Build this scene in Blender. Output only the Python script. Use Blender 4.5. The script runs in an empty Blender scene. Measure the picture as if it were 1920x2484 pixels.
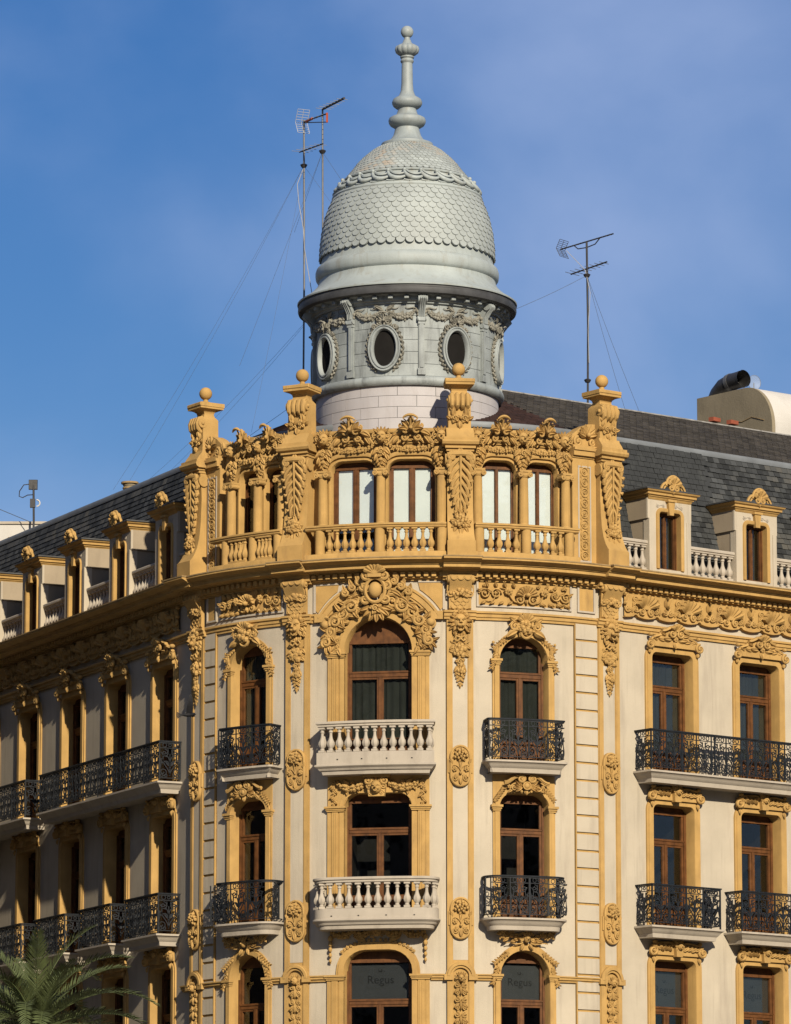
import bpy, math, random
from mathutils import Matrix, Vector
pi = math.pi
rad = math.radians
random.seed(11)
scene = bpy.context.scene
COL = scene.collection
scene.render.engine = 'CYCLES'

# ---------------------------------------------------------------- camera
CAM_Z = 1.7
cam_d = bpy.data.cameras.new('camera')
cam = bpy.data.objects.new('camera', cam_d)
COL.objects.link(cam)
cam.location = (0, 0, CAM_Z)
cam.rotation_euler = (rad(90) + math.atan(2088 / 12000), 0, 0)
cam_d.sensor_fit = 'HORIZONTAL'
cam_d.sensor_width = 36
cam_d.lens = 225
cam_d.clip_start = 1
cam_d.clip_end = 6000
scene.camera = cam

# ---------------------------------------------------------------- sky, sun, exposure
SUN_AZ, SUN_EL = 17.0, 26.0          # azimuth to the right of straight behind the camera
to_sun = Vector((math.sin(rad(SUN_AZ)) * math.cos(rad(SUN_EL)), -math.cos(rad(SUN_AZ)) * math.cos(rad(SUN_EL)), math.sin(rad(SUN_EL))))
world = bpy.data.worlds.new('World')
scene.world = world
world.use_nodes = True
wn, wl = world.node_tree.nodes, world.node_tree.links
wn.clear()
sky = wn.new('ShaderNodeTexSky')
sky.sky_type = 'NISHITA'
sky.sun_disc = False
sky.sun_elevation = rad(SUN_EL)
sky.sun_rotation = math.atan2(to_sun.x, to_sun.y)
sky.air_density = 1.0
sky.dust_density = 0.6
sky.ozone_density = 3.0
CLOUD_SHIFT = (1.016, -2.794, -1.694)      # which stretch of the thin cloud veil stands over the roofs
tco = wn.new('ShaderNodeTexCoord')
mp = wn.new('ShaderNodeMapping')
mp.inputs['Scale'].default_value = (1.0, 1.0, 1.35)
mp.inputs['Location'].default_value = CLOUD_SHIFT
mp.inputs['Rotation'].default_value = (0, rad(18), 0)
nz = wn.new('ShaderNodeTexNoise')
nz.inputs['Scale'].default_value = 8.5
nz.inputs['Detail'].default_value = 7
nz.inputs['Roughness'].default_value = 0.46
nz.inputs['Distortion'].default_value = 0.2
rp = wn.new('ShaderNodeMapRange')
rp.interpolation_type = 'SMOOTHSTEP'
rp.inputs['From Min'].default_value = 0.26
rp.inputs['From Max'].default_value = 0.72
rp.inputs['To Min'].default_value = 0.0
rp.inputs['To Max'].default_value = 0.72
hs = wn.new('ShaderNodeHueSaturation')
hs.inputs['Hue'].default_value = 0.515
hs.inputs['Saturation'].default_value = 1.36
cl = wn.new('ShaderNodeMixRGB')
cl.inputs['Color2'].default_value = (5.4, 6.7, 10.1, 1)
bg = wn.new('ShaderNodeBackground')
bg.inputs['Strength'].default_value = 0.056
wo = wn.new('ShaderNodeOutputWorld')
wl.new(tco.outputs['Generated'], mp.inputs['Vector'])
wl.new(mp.outputs['Vector'], nz.inputs['Vector'])
wl.new(nz.outputs['Fac'], rp.inputs['Value'])
wl.new(rp.outputs['Result'], cl.inputs['Fac'])
wl.new(sky.outputs['Color'], hs.inputs['Color'])
wl.new(hs.outputs['Color'], cl.inputs['Color1'])
wl.new(cl.outputs['Color'], bg.inputs['Color'])
wl.new(bg.outputs['Background'], wo.inputs['Surface'])
sun_d = bpy.data.lights.new('sun', 'SUN')
sun_d.energy = 5.0
sun_d.angle = rad(0.8)
sun_d.color = (1.0, 0.88, 0.70)
sun = bpy.data.objects.new('sun', sun_d)
COL.objects.link(sun)
sun.rotation_euler = to_sun.to_track_quat('Z', 'Y').to_euler()
sun.location = (60, 40, 70)
scene.view_settings.view_transform = 'Standard'
scene.view_settings.look = 'None'
scene.view_settings.exposure = 0.5
scene.view_settings.gamma = 1.0
scene.view_settings.use_curve_mapping = False

# ---------------------------------------------------------------- the street front as a path: s along it, d outward, z up
R = 6.85
CX, CY = 0.89, 126.85
AL, AR = rad(-64.5), rad(38.5)
SL, SR = R * AL, R * AR
def ang(s):
    return min(max(s / R, AL), AR)
def P(s, d, z):
    a = ang(s)
    e = s - R * a
    sa, ca = math.sin(a), math.cos(a)
    return (CX + (R + d) * sa + e * ca, CY - (R + d) * ca + e * sa, z)
def F(s, d=0.0, z=0.0, roll=0.0, sc=1.0, turn=0.0):
    m = Matrix.Translation(P(s, d, z)) @ Matrix.Rotation(ang(s) + turn, 4, 'Z')
    if roll: m = m @ Matrix.Rotation(-roll, 4, 'Y')
    if sc != 1.0: m = m @ (Matrix.Diagonal((sc[0], sc[2], sc[1], 1)) if isinstance(sc, tuple) else Matrix.Scale(sc, 4))
    return m
def steps(a, b, st=0.28):
    n = max(1, int(math.ceil(abs(b - a) / st)))
    return [a + (b - a) * i / n for i in range(n + 1)]
def cuts(a, b):
    """s stops: fine on the curve, coarse on the straight fronts"""
    pts = [a]
    lo, hi = max(a, SL), min(b, SR)
    if hi > lo:
        pts += steps(lo, hi)
    pts.append(b)
    out = []
    for p in pts:
        if not out or p - out[-1] > 1e-4: out.append(p)
    return out

# ---------------------------------------------------------------- objects
WM = {}
def link(o, parent=None, m=None):
    COL.objects.link(o)
    m = m.copy() if m is not None else Matrix.Identity(4)
    if parent is not None:
        o.parent = parent
        o.matrix_parent_inverse = WM[parent].inverted()
    o.matrix_basis = m
    WM[o] = m
    return o
def put(name, me, parent=None, m=None, kind=None):
    o = link(bpy.data.objects.new(name, me), parent, m)
    if kind: o['kind'] = kind
    return o
def empty(name, loc, label=None, cat=None, group=None):
    o = bpy.data.objects.new(name, None)
    o.empty_display_size = 0.3
    link(o, None, Matrix.Translation(loc))
    return tag(o, label, cat, group)
def tag(o, label=None, cat=None, group=None, kind=None):
    if label: o['label'] = label
    if cat: o['category'] = cat
    if group: o['group'] = group
    if kind: o['kind'] = kind
    return o

class MB:
    """collects geometry in flat wall coordinates: u right, v up, w outward"""
    def __init__(self):
        self.v = []; self.f = []; self.t = None
    def at(self, u=0, v=0, rot=0, sc=1, mx=1, w=0):
        self.t = (u, v, math.cos(rot) * sc, math.sin(rot) * sc, mx, w, sc); return self
    def off(self):
        self.t = None; return self
    def add(self, vs, fs):
        n = len(self.v)
        if self.t:
            u0, v0, c, s, mx, w0, sc = self.t
            vs = [(u0 + mx * (c * a - s * b), v0 + s * a + c * b, w0 + sc * w) for a, b, w in vs]
        self.v += vs
        self.f += [tuple(i + n for i in q) for q in fs]
    def box(self, u0, u1, v0, v1, w0, w1, bev=0.0):
        b = bev
        if b:
            vs = [(u0, v0, w0), (u1, v0, w0), (u1, v1, w0), (u0, v1, w0), (u0, v0, w1 - b), (u1, v0, w1 - b), (u1, v1, w1 - b), (u0, v1, w1 - b),
                  (u0 + b, v0 + b, w1), (u1 - b, v0 + b, w1), (u1 - b, v1 - b, w1), (u0 + b, v1 - b, w1)]
            self.add(vs, [(8, 9, 10, 11), (4, 5, 9, 8), (5, 6, 10, 9), (6, 7, 11, 10), (7, 4, 8, 11), (0, 1, 5, 4), (1, 2, 6, 5), (2, 3, 7, 6), (3, 0, 4, 7), (3, 2, 1, 0)])
        else:
            vs = [(u0, v0, w0), (u1, v0, w0), (u1, v1, w0), (u0, v1, w0), (u0, v0, w1), (u1, v0, w1), (u1, v1, w1), (u0, v1, w1)]
            self.add(vs, [(4, 5, 6, 7), (0, 1, 5, 4), (1, 2, 6, 5), (2, 3, 7, 6), (3, 0, 4, 7), (3, 2, 1, 0)])
    def lbox(self, us, v0, v1, w0, w1):
        """box divided along u so that it can follow the curve"""
        n = len(us); vs = []
        for u in us: vs += [(u, v0, w0), (u, v1, w0), (u, v1, w1), (u, v0, w1)]
        fs = [(0, 1, 2, 3), (4 * n - 1, 4 * n - 2, 4 * n - 3, 4 * n - 4)]
        for i in range(n - 1):
            a = 4 * i
            for k in range(4):
                k2 = (k + 1) % 4
                fs.append((a + k, a + 4 + k, a + 4 + k2, a + k2))
        self.add(vs, fs)
    def tube(self, pts, r, n=6, cap=True, flat=1.0):
        m = len(pts)
        rs = r if isinstance(r, (list, tuple)) else [r] * m
        pv = [Vector(p) for p in pts]
        up = None; vs = []
        for i in range(m):
            t = (pv[min(i + 1, m - 1)] - pv[max(i - 1, 0)])
            if t.length < 1e-9: t = Vector((0, 0, 1))
            t.normalize()
            if up is None:
                up = Vector((0, 0, 1)) if abs(t.z) < 0.9 else Vector((0, 1, 0))
            a = t.cross(up)
            if a.length < 1e-6: a = t.orthogonal()
            a.normalize(); b = a.cross(t)
            up = b
            for k in range(n):
                an = 2 * pi * k / n + pi / n
                q = pv[i] + a * (math.cos(an) * rs[i]) + b * (math.sin(an) * rs[i] * flat)
                vs.append((q.x, q.y, q.z))
        fs = []
        for i in range(m - 1):
            for k in range(n):
                k2 = (k + 1) % n
                fs.append((i * n + k, i * n + k2, (i + 1) * n + k2, (i + 1) * n + k))
        if cap:
            fs.append(tuple(range(n - 1, -1, -1)))
            fs.append(tuple((m - 1) * n + k for k in range(n)))
        self.add(vs, fs)
    def ball(self, u, v, w, r, n=8, m=5, sv=1.0, sw=1.0):
        vs = []; fs = []
        for j in range(m + 1):
            ph = pi * j / m
            for k in range(n):
                th = 2 * pi * k / n
                vs.append((u + r * math.sin(ph) * math.cos(th), v + sv * r * math.cos(ph), w + sw * r * math.sin(ph) * math.sin(th)))
        for j in range(m):
            for k in range(n):
                k2 = (k + 1) % n
                fs.append((j * n + k, j * n + k2, (j + 1) * n + k2, (j + 1) * n + k))
        self.add(vs, fs)
    def lathe(self, prof, n=16, a0=0, a1=2 * pi, flute=None):
        """profile (r, v) turned about the v axis"""
        full = abs(a1 - a0 - 2 * pi) < 1e-6
        cols = n if full else n + 1
        vs = []; fs = []
        for r, v in prof:
            for k in range(cols):
                a = a0 + (a1 - a0) * k / n
                rr = r * (flute(a, v) if flute else 1)
                vs.append((rr * math.sin(a), v, rr * math.cos(a)))
        for j in range(len(prof) - 1):
            for k in range(n):
                k2 = (k + 1) % cols
                fs.append((j * cols + k, j * cols + k2, (j + 1) * cols + k2, (j + 1) * cols + k))
        self.add(vs, fs)
    def plate(self, outline, w0, w1):
        """flat plate from a star shaped outline"""
        n = len(outline)
        cu = sum(p[0] for p in outline) / n; cv = sum(p[1] for p in outline) / n
        vs = [(a, b, w0) for a, b in outline] + [(a, b, w1) for a, b in outline] + [(cu, cv, w1)]
        fs = []
        for i in range(n):
            j = (i + 1) % n
            fs.append((i, j, n + j, n + i)); fs.append((n + i, n + j, 2 * n))
        self.add(vs, fs)
    def mesh(self, name, mat, bend=None, smooth=0.7):
        if bend is not None:
            s0, d0, z0 = bend
            vs = [P(s0 + a, d0 + w, z0 + b) for a, b, w in self.v]
        else:
            vs = [(a, -w, b) for a, b, w in self.v]
        me = bpy.data.meshes.new(name)
        me.from_pydata(vs, [], self.f)
        if smooth:
            me.polygons.foreach_set('use_smooth', [True] * len(me.polygons))
            me.set_sharp_from_angle(angle=smooth)
        me.materials.append(mat)
        return me
    def build(self, name, mat, parent=None, bend=None, m=None, smooth=0.7, kind=None):
        return put(name, self.mesh(name, mat, bend, smooth), parent, m, kind)

def sweep(mb, prof, us, z0=0):
    """profile of (w, v) points run along u; ends capped"""
    n = len(prof); vs = []
    for u in us: vs += [(u, z0 + v, w) for w, v in prof]
    fs = []
    for i in range(len(us) - 1):
        for k in range(n - 1):
            a = i * n + k
            fs.append((a, a + n, a + n + 1, a + 1))
    fs.append(tuple(range(n))); m = (len(us) - 1) * n
    fs.append(tuple(m + k for k in range(n - 1, -1, -1)))
    mb.add(vs, fs)
def band(mb, path, prof, closed=False):
    """path: (u, v, nu, nv); prof: (offset, w): a moulding that follows an outline in the wall plane"""
    n = len(prof); vs = []
    for u, v, a, b in path:
        vs += [(u + a * o, v + b * o, w) for o, w in prof]
    fs = []; m = len(path)
    for i in range(m if closed else m - 1):
        j = (i + 1) % m
        for k in range(n - 1):
            fs.append((i * n + k, i * n + k + 1, j * n + k + 1, j * n + k))
    if not closed:
        fs.append(tuple(range(n))); fs.append(tuple((m - 1) * n + k for k in range(n - 1, -1, -1)))
    mb.add(vs, fs)

# ---------------------------------------------------------------- materials
ALB = 0.60      # tones below are relative; this brings them to real reflectances
def mat(name, col, rough=0.8, var=0.12, scale=1.5, bump=0.0, bscale=30, spec=0.3, dark=None, darkamt=0.0, dscale=(1, 1, 0.25), island=0.0, tint=None, metal=0.0, speck=0.0, streak=0.0):
    m = bpy.data.materials.new(name); m.use_nodes = True
    nt = m.node_tree; N, L = nt.nodes, nt.links
    b = N['Principled BSDF']
    b.inputs['Roughness'].default_value = rough
    b.inputs['Specular IOR Level'].default_value = spec
    b.inputs['Metallic'].default_value = metal
    tc = N.new('ShaderNodeTexCoord'); geo = N.new('ShaderNodeNewGeometry')
    def noise(sc, det=4, scl=None, ro=0.55):
        t = N.new('ShaderNodeTexNoise'); t.inputs['Scale'].default_value = sc; t.inputs['Detail'].default_value = det; t.inputs['Roughness'].default_value = ro
        if scl:
            mpn = N.new('ShaderNodeMapping'); mpn.inputs['Scale'].default_value = scl
            L.new(geo.outputs['Position'], mpn.inputs['Vector']); L.new(mpn.outputs['Vector'], t.inputs['Vector'])
        else: L.new(geo.outputs['Position'], t.inputs['Vector'])
        return t
    def ramp(a, b_, src, c0=0.0, c1=1.0):
        r = N.new('ShaderNodeMapRange'); r.inputs['From Min'].default_value = a; r.inputs['From Max'].default_value = b_
        r.inputs['To Min'].default_value = c0; r.inputs['To Max'].default_value = c1
        L.new(src, r.inputs['Value']); return r.outputs['Result']
    def mix(c1, c2, fac, mode='MIX'):
        x = N.new('ShaderNodeMixRGB'); x.blend_type = mode
        for i, c in (('Color1', c1), ('Color2', c2)):
            if isinstance(c, tuple): x.inputs[i].default_value = c + (1,)
            else: L.new(c, x.inputs[i])
        if isinstance(fac, float): x.inputs['Fac'].default_value = fac
        else: L.new(fac, x.inputs['Fac'])
        return x.outputs['Color']
    base = tuple(c * ALB for c in col)
    dark = tuple(c * ALB for c in dark) if dark else None
    tint = tuple(c * ALB for c in tint) if tint else None
    n1 = noise(scale, 5)
    lo = tuple(c * (1 - var) for c in base); hi = tuple(min(1, c * (1 + var)) for c in base)
    c = mix(lo, hi, ramp(0.3, 0.7, n1.outputs['Fac']))
    if island:
        rn = ramp(0, 1, geo.outputs['Random Per Island'], 1 - island, 1 + island)
        mu = N.new('ShaderNodeMixRGB'); mu.blend_type = 'MULTIPLY'; mu.inputs['Fac'].default_value = 1
        L.new(c, mu.inputs['Color1']); L.new(rn, mu.inputs['Color2']); c = mu.outputs['Color']
        if tint:
            n3 = noise(0.9, 3)
            add = N.new('ShaderNodeMath'); add.operation = 'MULTIPLY'
            L.new(ramp(0.55, 0.95, geo.outputs['Random Per Island']), add.inputs[0]); L.new(ramp(0.42, 0.62, n3.outputs['Fac']), add.inputs[1])
            c = mix(c, tuple(tint), add.outputs['Value'])
    if dark:
        n2 = noise(1.6, 7, dscale, 0.65)
        c = mix(c, tuple(dark), ramp(0.52, 0.75, n2.outputs['Fac'], 0, darkamt))
    if streak:      # rain runs: fine vertical streaks, broken up by a large patchy mask
        n5 = noise(1.0, 4, (9, 9, 0.35), 0.6); n6 = noise(0.55, 3)
        mm = N.new('ShaderNodeMath'); mm.operation = 'MULTIPLY'
        L.new(ramp(0.52, 0.72, n5.outputs['Fac']), mm.inputs[0]); L.new(ramp(0.42, 0.62, n6.outputs['Fac'], 0, streak), mm.inputs[1])
        c = mix(c, tuple(x * 0.62 for x in base), mm.outputs['Value'])
    if speck:
        n4 = noise(45, 3)
        c = mix(c, tuple(x * 0.55 for x in base), ramp(0.6, 0.8, n4.outputs['Fac'], 0, speck))
    L.new(c, b.inputs['Base Color'])
    if bump:
        nb = noise(bscale, 4)
        bp = N.new('ShaderNodeBump'); bp.inputs['Strength'].default_value = bump; bp.inputs['Distance'].default_value = 0.02
        L.new(nb.outputs['Fac'], bp.inputs['Height']); L.new(bp.outputs['Normal'], b.inputs['Normal'])
    return m
CREAM = mat('cream_plaster', (0.635, 0.555, 0.425), 0.9, 0.09, 0.9, 0.3, 40, 0.15, dark=(0.43, 0.365, 0.285), darkamt=0.75, dscale=(1.3, 1.3, 0.16), streak=0.55, speck=0.2)
OCHRE = mat('ochre_paint', (0.595, 0.372, 0.130), 0.88, 0.13, 2.2, 0.3, 45, 0.12, dark=(0.40, 0.25, 0.10), darkamt=0.8, dscale=(2.2, 2.2, 0.6), streak=0.5, speck=0.4)
GRIME = mat('weathered_ochre', (0.42, 0.29, 0.14), 0.9, 0.2, 3, 0.3, 40, 0.15, dark=(0.13, 0.10, 0.07), darkamt=0.8, dscale=(1, 1, 1))
STONE = mat('pale_stone_paint', (0.575, 0.505, 0.405), 0.85, 0.07, 2, 0.25, 50, 0.2, dark=(0.36, 0.31, 0.25), darkamt=0.6, dscale=(2, 2, 0.45), streak=0.35, speck=0.25)
WOODM = mat('varnished_wood', (0.150, 0.060, 0.018), 0.6, 0.35, 6, 0.1, 80, 0.2, dark=(0.05, 0.02, 0.01), darkamt=0.7, dscale=(14, 14, 0.7))
IRON = mat('black_iron', (0.018, 0.022, 0.028), 0.6, 0.3, 8, 0.1, 60, 0.22)
SLATE = mat('grey_slate', (0.060, 0.064, 0.066), 0.75, 0.25, 0.8, 0.35, 25, 0.12, dark=(0.10, 0.105, 0.10), darkamt=0.5, dscale=(2.5, 2.5, 2.5), island=0.5, tint=(0.125, 0.12, 0.105), streak=0.3)
SLATE2 = mat('brown_slate', (0.062, 0.055, 0.047), 0.7, 0.3, 1.2, 0.3, 25, 0.3, dark=(0.105, 0.09, 0.07), darkamt=0.6, dscale=(5, 5, 5), island=0.4)
REDSL = mat('dark_red_tile', (0.05, 0.026, 0.022), 0.8, 0.25, 2, 0.3, 25, 0.2, island=0.3)
LEAD = mat('grey_flashing', (0.24, 0.26, 0.275), 0.6, 0.15, 2, 0.1, 30, 0.4, metal=0.2)
DOME = mat('pale_grey_zinc', (0.45, 0.505, 0.495), 0.6, 0.10, 1.5, 0.15, 35, 0.35, dark=(0.33, 0.31, 0.25), darkamt=0.75, dscale=(2.5, 2.5, 0.5), streak=0.45, speck=0.15)
SCALEM = mat('zinc_scale', (0.44, 0.485, 0.47), 0.6, 0.12, 1.2, 0.15, 40, 0.35, island=0.15, streak=0.3, speck=0.2, tint=(0.50, 0.41, 0.31))
SPIRE = mat('blue_grey_zinc', (0.36, 0.41, 0.415), 0.55, 0.12, 2.5, 0.12, 35, 0.4, dark=(0.26, 0.25, 0.21), darkamt=0.7, dscale=(3, 3, 0.7), streak=0.4)
DRUM = mat('weathered_zinc', (0.375, 0.415, 0.41), 0.6, 0.22, 1.6, 0.25, 30, 0.35, dark=(0.13, 0.14, 0.14), darkamt=0.95, dscale=(2.6, 2.6, 0.5), streak=0.6, speck=0.2)
DRUMO = mat('zinc_ornament', (0.31, 0.30, 0.25), 0.7, 0.25, 4, 0.3, 40, 0.3, dark=(0.10, 0.095, 0.08), darkamt=0.8, dscale=(4, 4, 2))
PINK = mat('pinkish_panel', (0.58, 0.555, 0.56), 0.7, 0.06, 1.2, 0.1, 30, 0.3, dark=(0.42, 0.38, 0.36), darkamt=0.5, dscale=(2, 2, 0.35), streak=0.3)
GUTTER = mat('dark_gutter', (0.07, 0.072, 0.075), 0.6, 0.3, 3, 0.1, 30, 0.4)
BLIND = mat('white_blind', (0.95, 0.99, 1.0), 0.9, 0.04, 2, 0, 30, 0.1)
CURT = mat('grey_curtain', (0.034, 0.037, 0.032), 0.95, 0.2, 2, 0, 30, 0.1)
FILM = mat('grey_film', (0.030, 0.032, 0.036), 0.6, 0.1, 2, 0, 30, 0.3)
LETTER = mat('dark_lettering', (0.008, 0.008, 0.009), 0.6, 0.05, 2, 0, 30, 0.2)
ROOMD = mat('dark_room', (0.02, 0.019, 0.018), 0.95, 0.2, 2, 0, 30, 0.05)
CHEEK = mat('brown_cement_render', (0.44, 0.36, 0.255), 0.9, 0.1, 1.2, 0.25, 30, 0.15, dark=(0.32, 0.26, 0.19), darkamt=0.5, dscale=(2, 2, 0.4))
CONC = mat('beige_render', (0.33, 0.28, 0.19), 0.9, 0.12, 1.2, 0.25, 20, 0.15, dark=(0.20, 0.17, 0.12), darkamt=0.7, dscale=(1.5, 1.5, 0.35))
WHITE = mat('white_render', (0.72, 0.69, 0.63), 0.9, 0.05, 1.2, 0.15, 20, 0.15, dark=(0.5, 0.47, 0.42), darkamt=0.4)
BRICKM = mat('red_brick', (0.36, 0.10, 0.055), 0.85, 0.15, 5, 0.3, 40, 0.2)
STEEL = mat('galvanised_mast', (0.20, 0.20, 0.20), 0.5, 0.2, 6, 0, 40, 0.5, metal=0.5)
DMAST = mat('dark_mast', (0.035, 0.033, 0.035), 0.6, 0.3, 6, 0, 40, 0.4)
ORANGE = mat('orange_plastic', (0.5, 0.10, 0.03), 0.5, 0.1, 6)
WIREM = mat('wire', (0.10, 0.11, 0.12), 0.6, 0.1, 6)
CABLE = mat('pale_cable', (0.45, 0.46, 0.48), 0.6, 0.1, 6)
DUCT = mat('dark_duct', (0.05, 0.048, 0.046), 0.45, 0.3, 4, 0.1, 30, 0.5, metal=0.3)
FROND = mat('palm_leaf', (0.10, 0.125, 0.045), 0.6, 0.3, 2.5, 0, 40, 0.3)
TRUNK = mat('palm_trunk', (0.12, 0.085, 0.05), 0.9, 0.3, 5, 0.4, 25, 0.1)
BIRDM = mat('dark_feathers', (0.014, 0.014, 0.016), 0.7, 0.3, 20, 0, 40, 0.2)
ASPH = mat('asphalt', (0.05, 0.05, 0.05), 0.9, 0.2, 0.8, 0.3, 60, 0.2)
PAVE = mat('pavement', (0.52, 0.48, 0.42), 0.9, 0.12, 1, 0.2, 40, 0.2)
PAINT = mat('white_road_paint', (0.7, 0.7, 0.68), 0.8, 0.1, 4)
def glass_mat():
    """thin pane: clear, with a reflection that grows towards grazing view (same from both sides), slightly wavy"""
    m = bpy.data.materials.new('window_glass'); m.use_nodes = True
    N, L = m.node_tree.nodes, m.node_tree.links
    N.clear()
    o = N.new('ShaderNodeOutputMaterial'); g = N.new('ShaderNodeBsdfGlossy'); t = N.new('ShaderNodeBsdfTransparent'); x = N.new('ShaderNodeMixShader')
    g.inputs['Roughness'].default_value = 0.02
    t.inputs['Color'].default_value = (0.93, 0.95, 0.94, 1)
    geo = N.new('ShaderNodeNewGeometry')
    nz_ = N.new('ShaderNodeTexNoise'); nz_.inputs['Scale'].default_value = 2.2; nz_.inputs['Detail'].default_value = 1
    bp = N.new('ShaderNodeBump'); bp.inputs['Strength'].default_value = 0.12; bp.inputs['Distance'].default_value = 0.02
    L.new(geo.outputs['Position'], nz_.inputs['Vector']); L.new(nz_.outputs['Fac'], bp.inputs['Height']); L.new(bp.outputs['Normal'], g.inputs['Normal'])
    def mth(op, a, b=None):
        n = N.new('ShaderNodeMath'); n.operation = op
        for i, v in enumerate((a, b)):
            if v is None: continue
            if isinstance(v, (int, float)): n.inputs[i].default_value = v
            else: L.new(v, n.inputs[i])
        return n.outputs['Value']
    d = N.new('ShaderNodeVectorMath'); d.operation = 'DOT_PRODUCT'
    L.new(geo.outputs['Incoming'], d.inputs[0]); L.new(geo.outputs['Normal'], d.inputs[1])
    k = mth('POWER', mth('SUBTRACT', 1.0, mth('ABSOLUTE', d.outputs['Value'])), 5.0)
    L.new(mth('ADD', mth('MULTIPLY', k, 0.94), 0.045), x.inputs['Fac'])
    L.new(t.outputs['BSDF'], x.inputs[1]); L.new(g.outputs['BSDF'], x.inputs[2]); L.new(x.outputs['Shader'], o.inputs['Surface'])
    return m
GLASS = glass_mat()
# ---------------------------------------------------------------- carved relief, in wall coordinates
def arcpts(u, v, r, a0, a1, n=10, w=0.0, rv=None):
    rv = r if rv is None else rv
    return [(u + r * math.cos(a0 + (a1 - a0) * i / n), v + rv * math.sin(a0 + (a1 - a0) * i / n), w) for i in range(n + 1)]
def volute(mb, u, v, r, a0=0.0, turns=1.6, sgn=1, th=0.03, w=0.03, n=20, seg=6):
    pts, rs = [], []
    for i in range(n + 1):
        k = i / n
        q = r * (1 - 0.80 * k)
        a = a0 + sgn * 2 * pi * turns * k
        pts.append((u + q * math.cos(a), v + q * math.sin(a), w + 0.5 * th * k))
        rs.append(th * (1 - 0.35 * k))
    mb.tube(pts, rs, seg)
    mb.ball(u, v, w + 0.6 * th, r * 0.24, 6, 4)
def bez(p0, p1, p2, p3, n=12, w=0.03, lift=0.0):
    o = []
    for i in range(n + 1):
        t = i / n; q = 1 - t
        o.append((q**3 * p0[0] + 3 * q * q * t * p1[0] + 3 * q * t * t * p2[0] + t**3 * p3[0], q**3 * p0[1] + 3 * q * q * t * p1[1] + 3 * q * t * t * p2[1] + t**3 * p3[1], w + lift * math.sin(pi * t)))
    return o
def stem(mb, p0, p1, p2, p3, r=0.02, w=0.03, taper=0.4, n=10, lift=0.0):
    pts = bez(p0, p1, p2, p3, n, w, lift)
    mb.tube(pts, [r * (1 - (1 - taper) * i / n) for i in range(n + 1)], 5)
def leaf(mb, u, v, a, L, W, w=0.0, h=0.05, curl=0.06, bend=0.0, nt=6, lobes=0):
    """a pointed leaf lying on the wall: ridge in the middle, tip curling out"""
    vs = []; fs = []
    for i in range(nt + 1):
        t = i / nt
        wd = W * max(0.0, math.sin(pi * min(1, t ** 0.75 * 0.95 + 0.04))) ** 0.62 * (1 - 0.18 * t)
        if lobes: wd *= 1 + 0.28 * math.sin(t * pi * 2 * lobes)
        an = a + bend * t
        cu = u + L * t * math.cos(a + bend * t * 0.5); cv = v + L * t * math.sin(a + bend * t * 0.5)
        pu, pv_ = -math.sin(an), math.cos(an)
        hh = w + h * math.sin(pi * min(1, 0.15 + 0.8 * t)) + curl * t * t
        for q, hq in ((-1, 0.15), (-0.45, 0.85), (0, 0.62), (0.45, 0.85), (1, 0.15)):
            vs.append((cu + pu * wd * q, cv + pv_ * wd * q, w + (hh - w) * hq + (curl * t * t * 0.5 if abs(q) == 1 else 0)))
    for i in range(nt):
        for k in range(4):
            a_ = i * 5 + k
            fs.append((a_, a_ + 1, a_ + 6, a_ + 5))
    mb.add(vs, fs)
def rosette(mb, u, v, r, w=0.02, n=6, a0=0.3):
    for k in range(n):
        a = a0 + 2 * pi * k / n
        mb.ball(u + 0.58 * r * math.cos(a), v + 0.58 * r * math.sin(a), w + 0.18 * r, r * 0.42, 6, 4, 1, 0.7)
    mb.ball(u, v, w + 0.42 * r, r * 0.36, 6, 4)
def rose(mb, u, v, r, w=0.02):
    for k in range(5):
        a = 0.5 + 2 * pi * k / 5
        leaf(mb, u + 0.2 * r * math.cos(a), v + 0.2 * r * math.sin(a), a, r * 0.95, r * 0.5, w, r * 0.45, r * 0.25, 0, 4)
    volute(mb, u, v, r * 0.55, 0.4, 1.3, 1, r * 0.17, w + r * 0.45, 10, 5)
def cluster(mb, u, v, ru, rv, n, r, w=0.02, rng=None, leaves=4):
    rng = rng or random
    for k in range(leaves):
        a = 2 * pi * (k + rng.random() * 0.6) / leaves
        leaf(mb, u + ru * 0.5 * math.cos(a), v + rv * 0.5 * math.sin(a), a, r * 3.0, r * 1.1, w, r * 0.8, r * 0.5, 0, 4)
    for k in range(n):
        a = 2.39996 * k; q = math.sqrt((k + 0.4) / n)
        rr = r * rng.uniform(0.75, 1.2)
        if k % 4 == 1 and r > 0.045: rosette(mb, u + ru * q * math.cos(a), v + rv * q * math.sin(a), rr * 1.2, w + 0.8 * r * (1 - q * q), 5, a)
        else: mb.ball(u + ru * q * math.cos(a), v + rv * q * math.sin(a), w + r * (0.5 + 0.9 * (1 - q * q)), rr, 6, 4)
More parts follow.
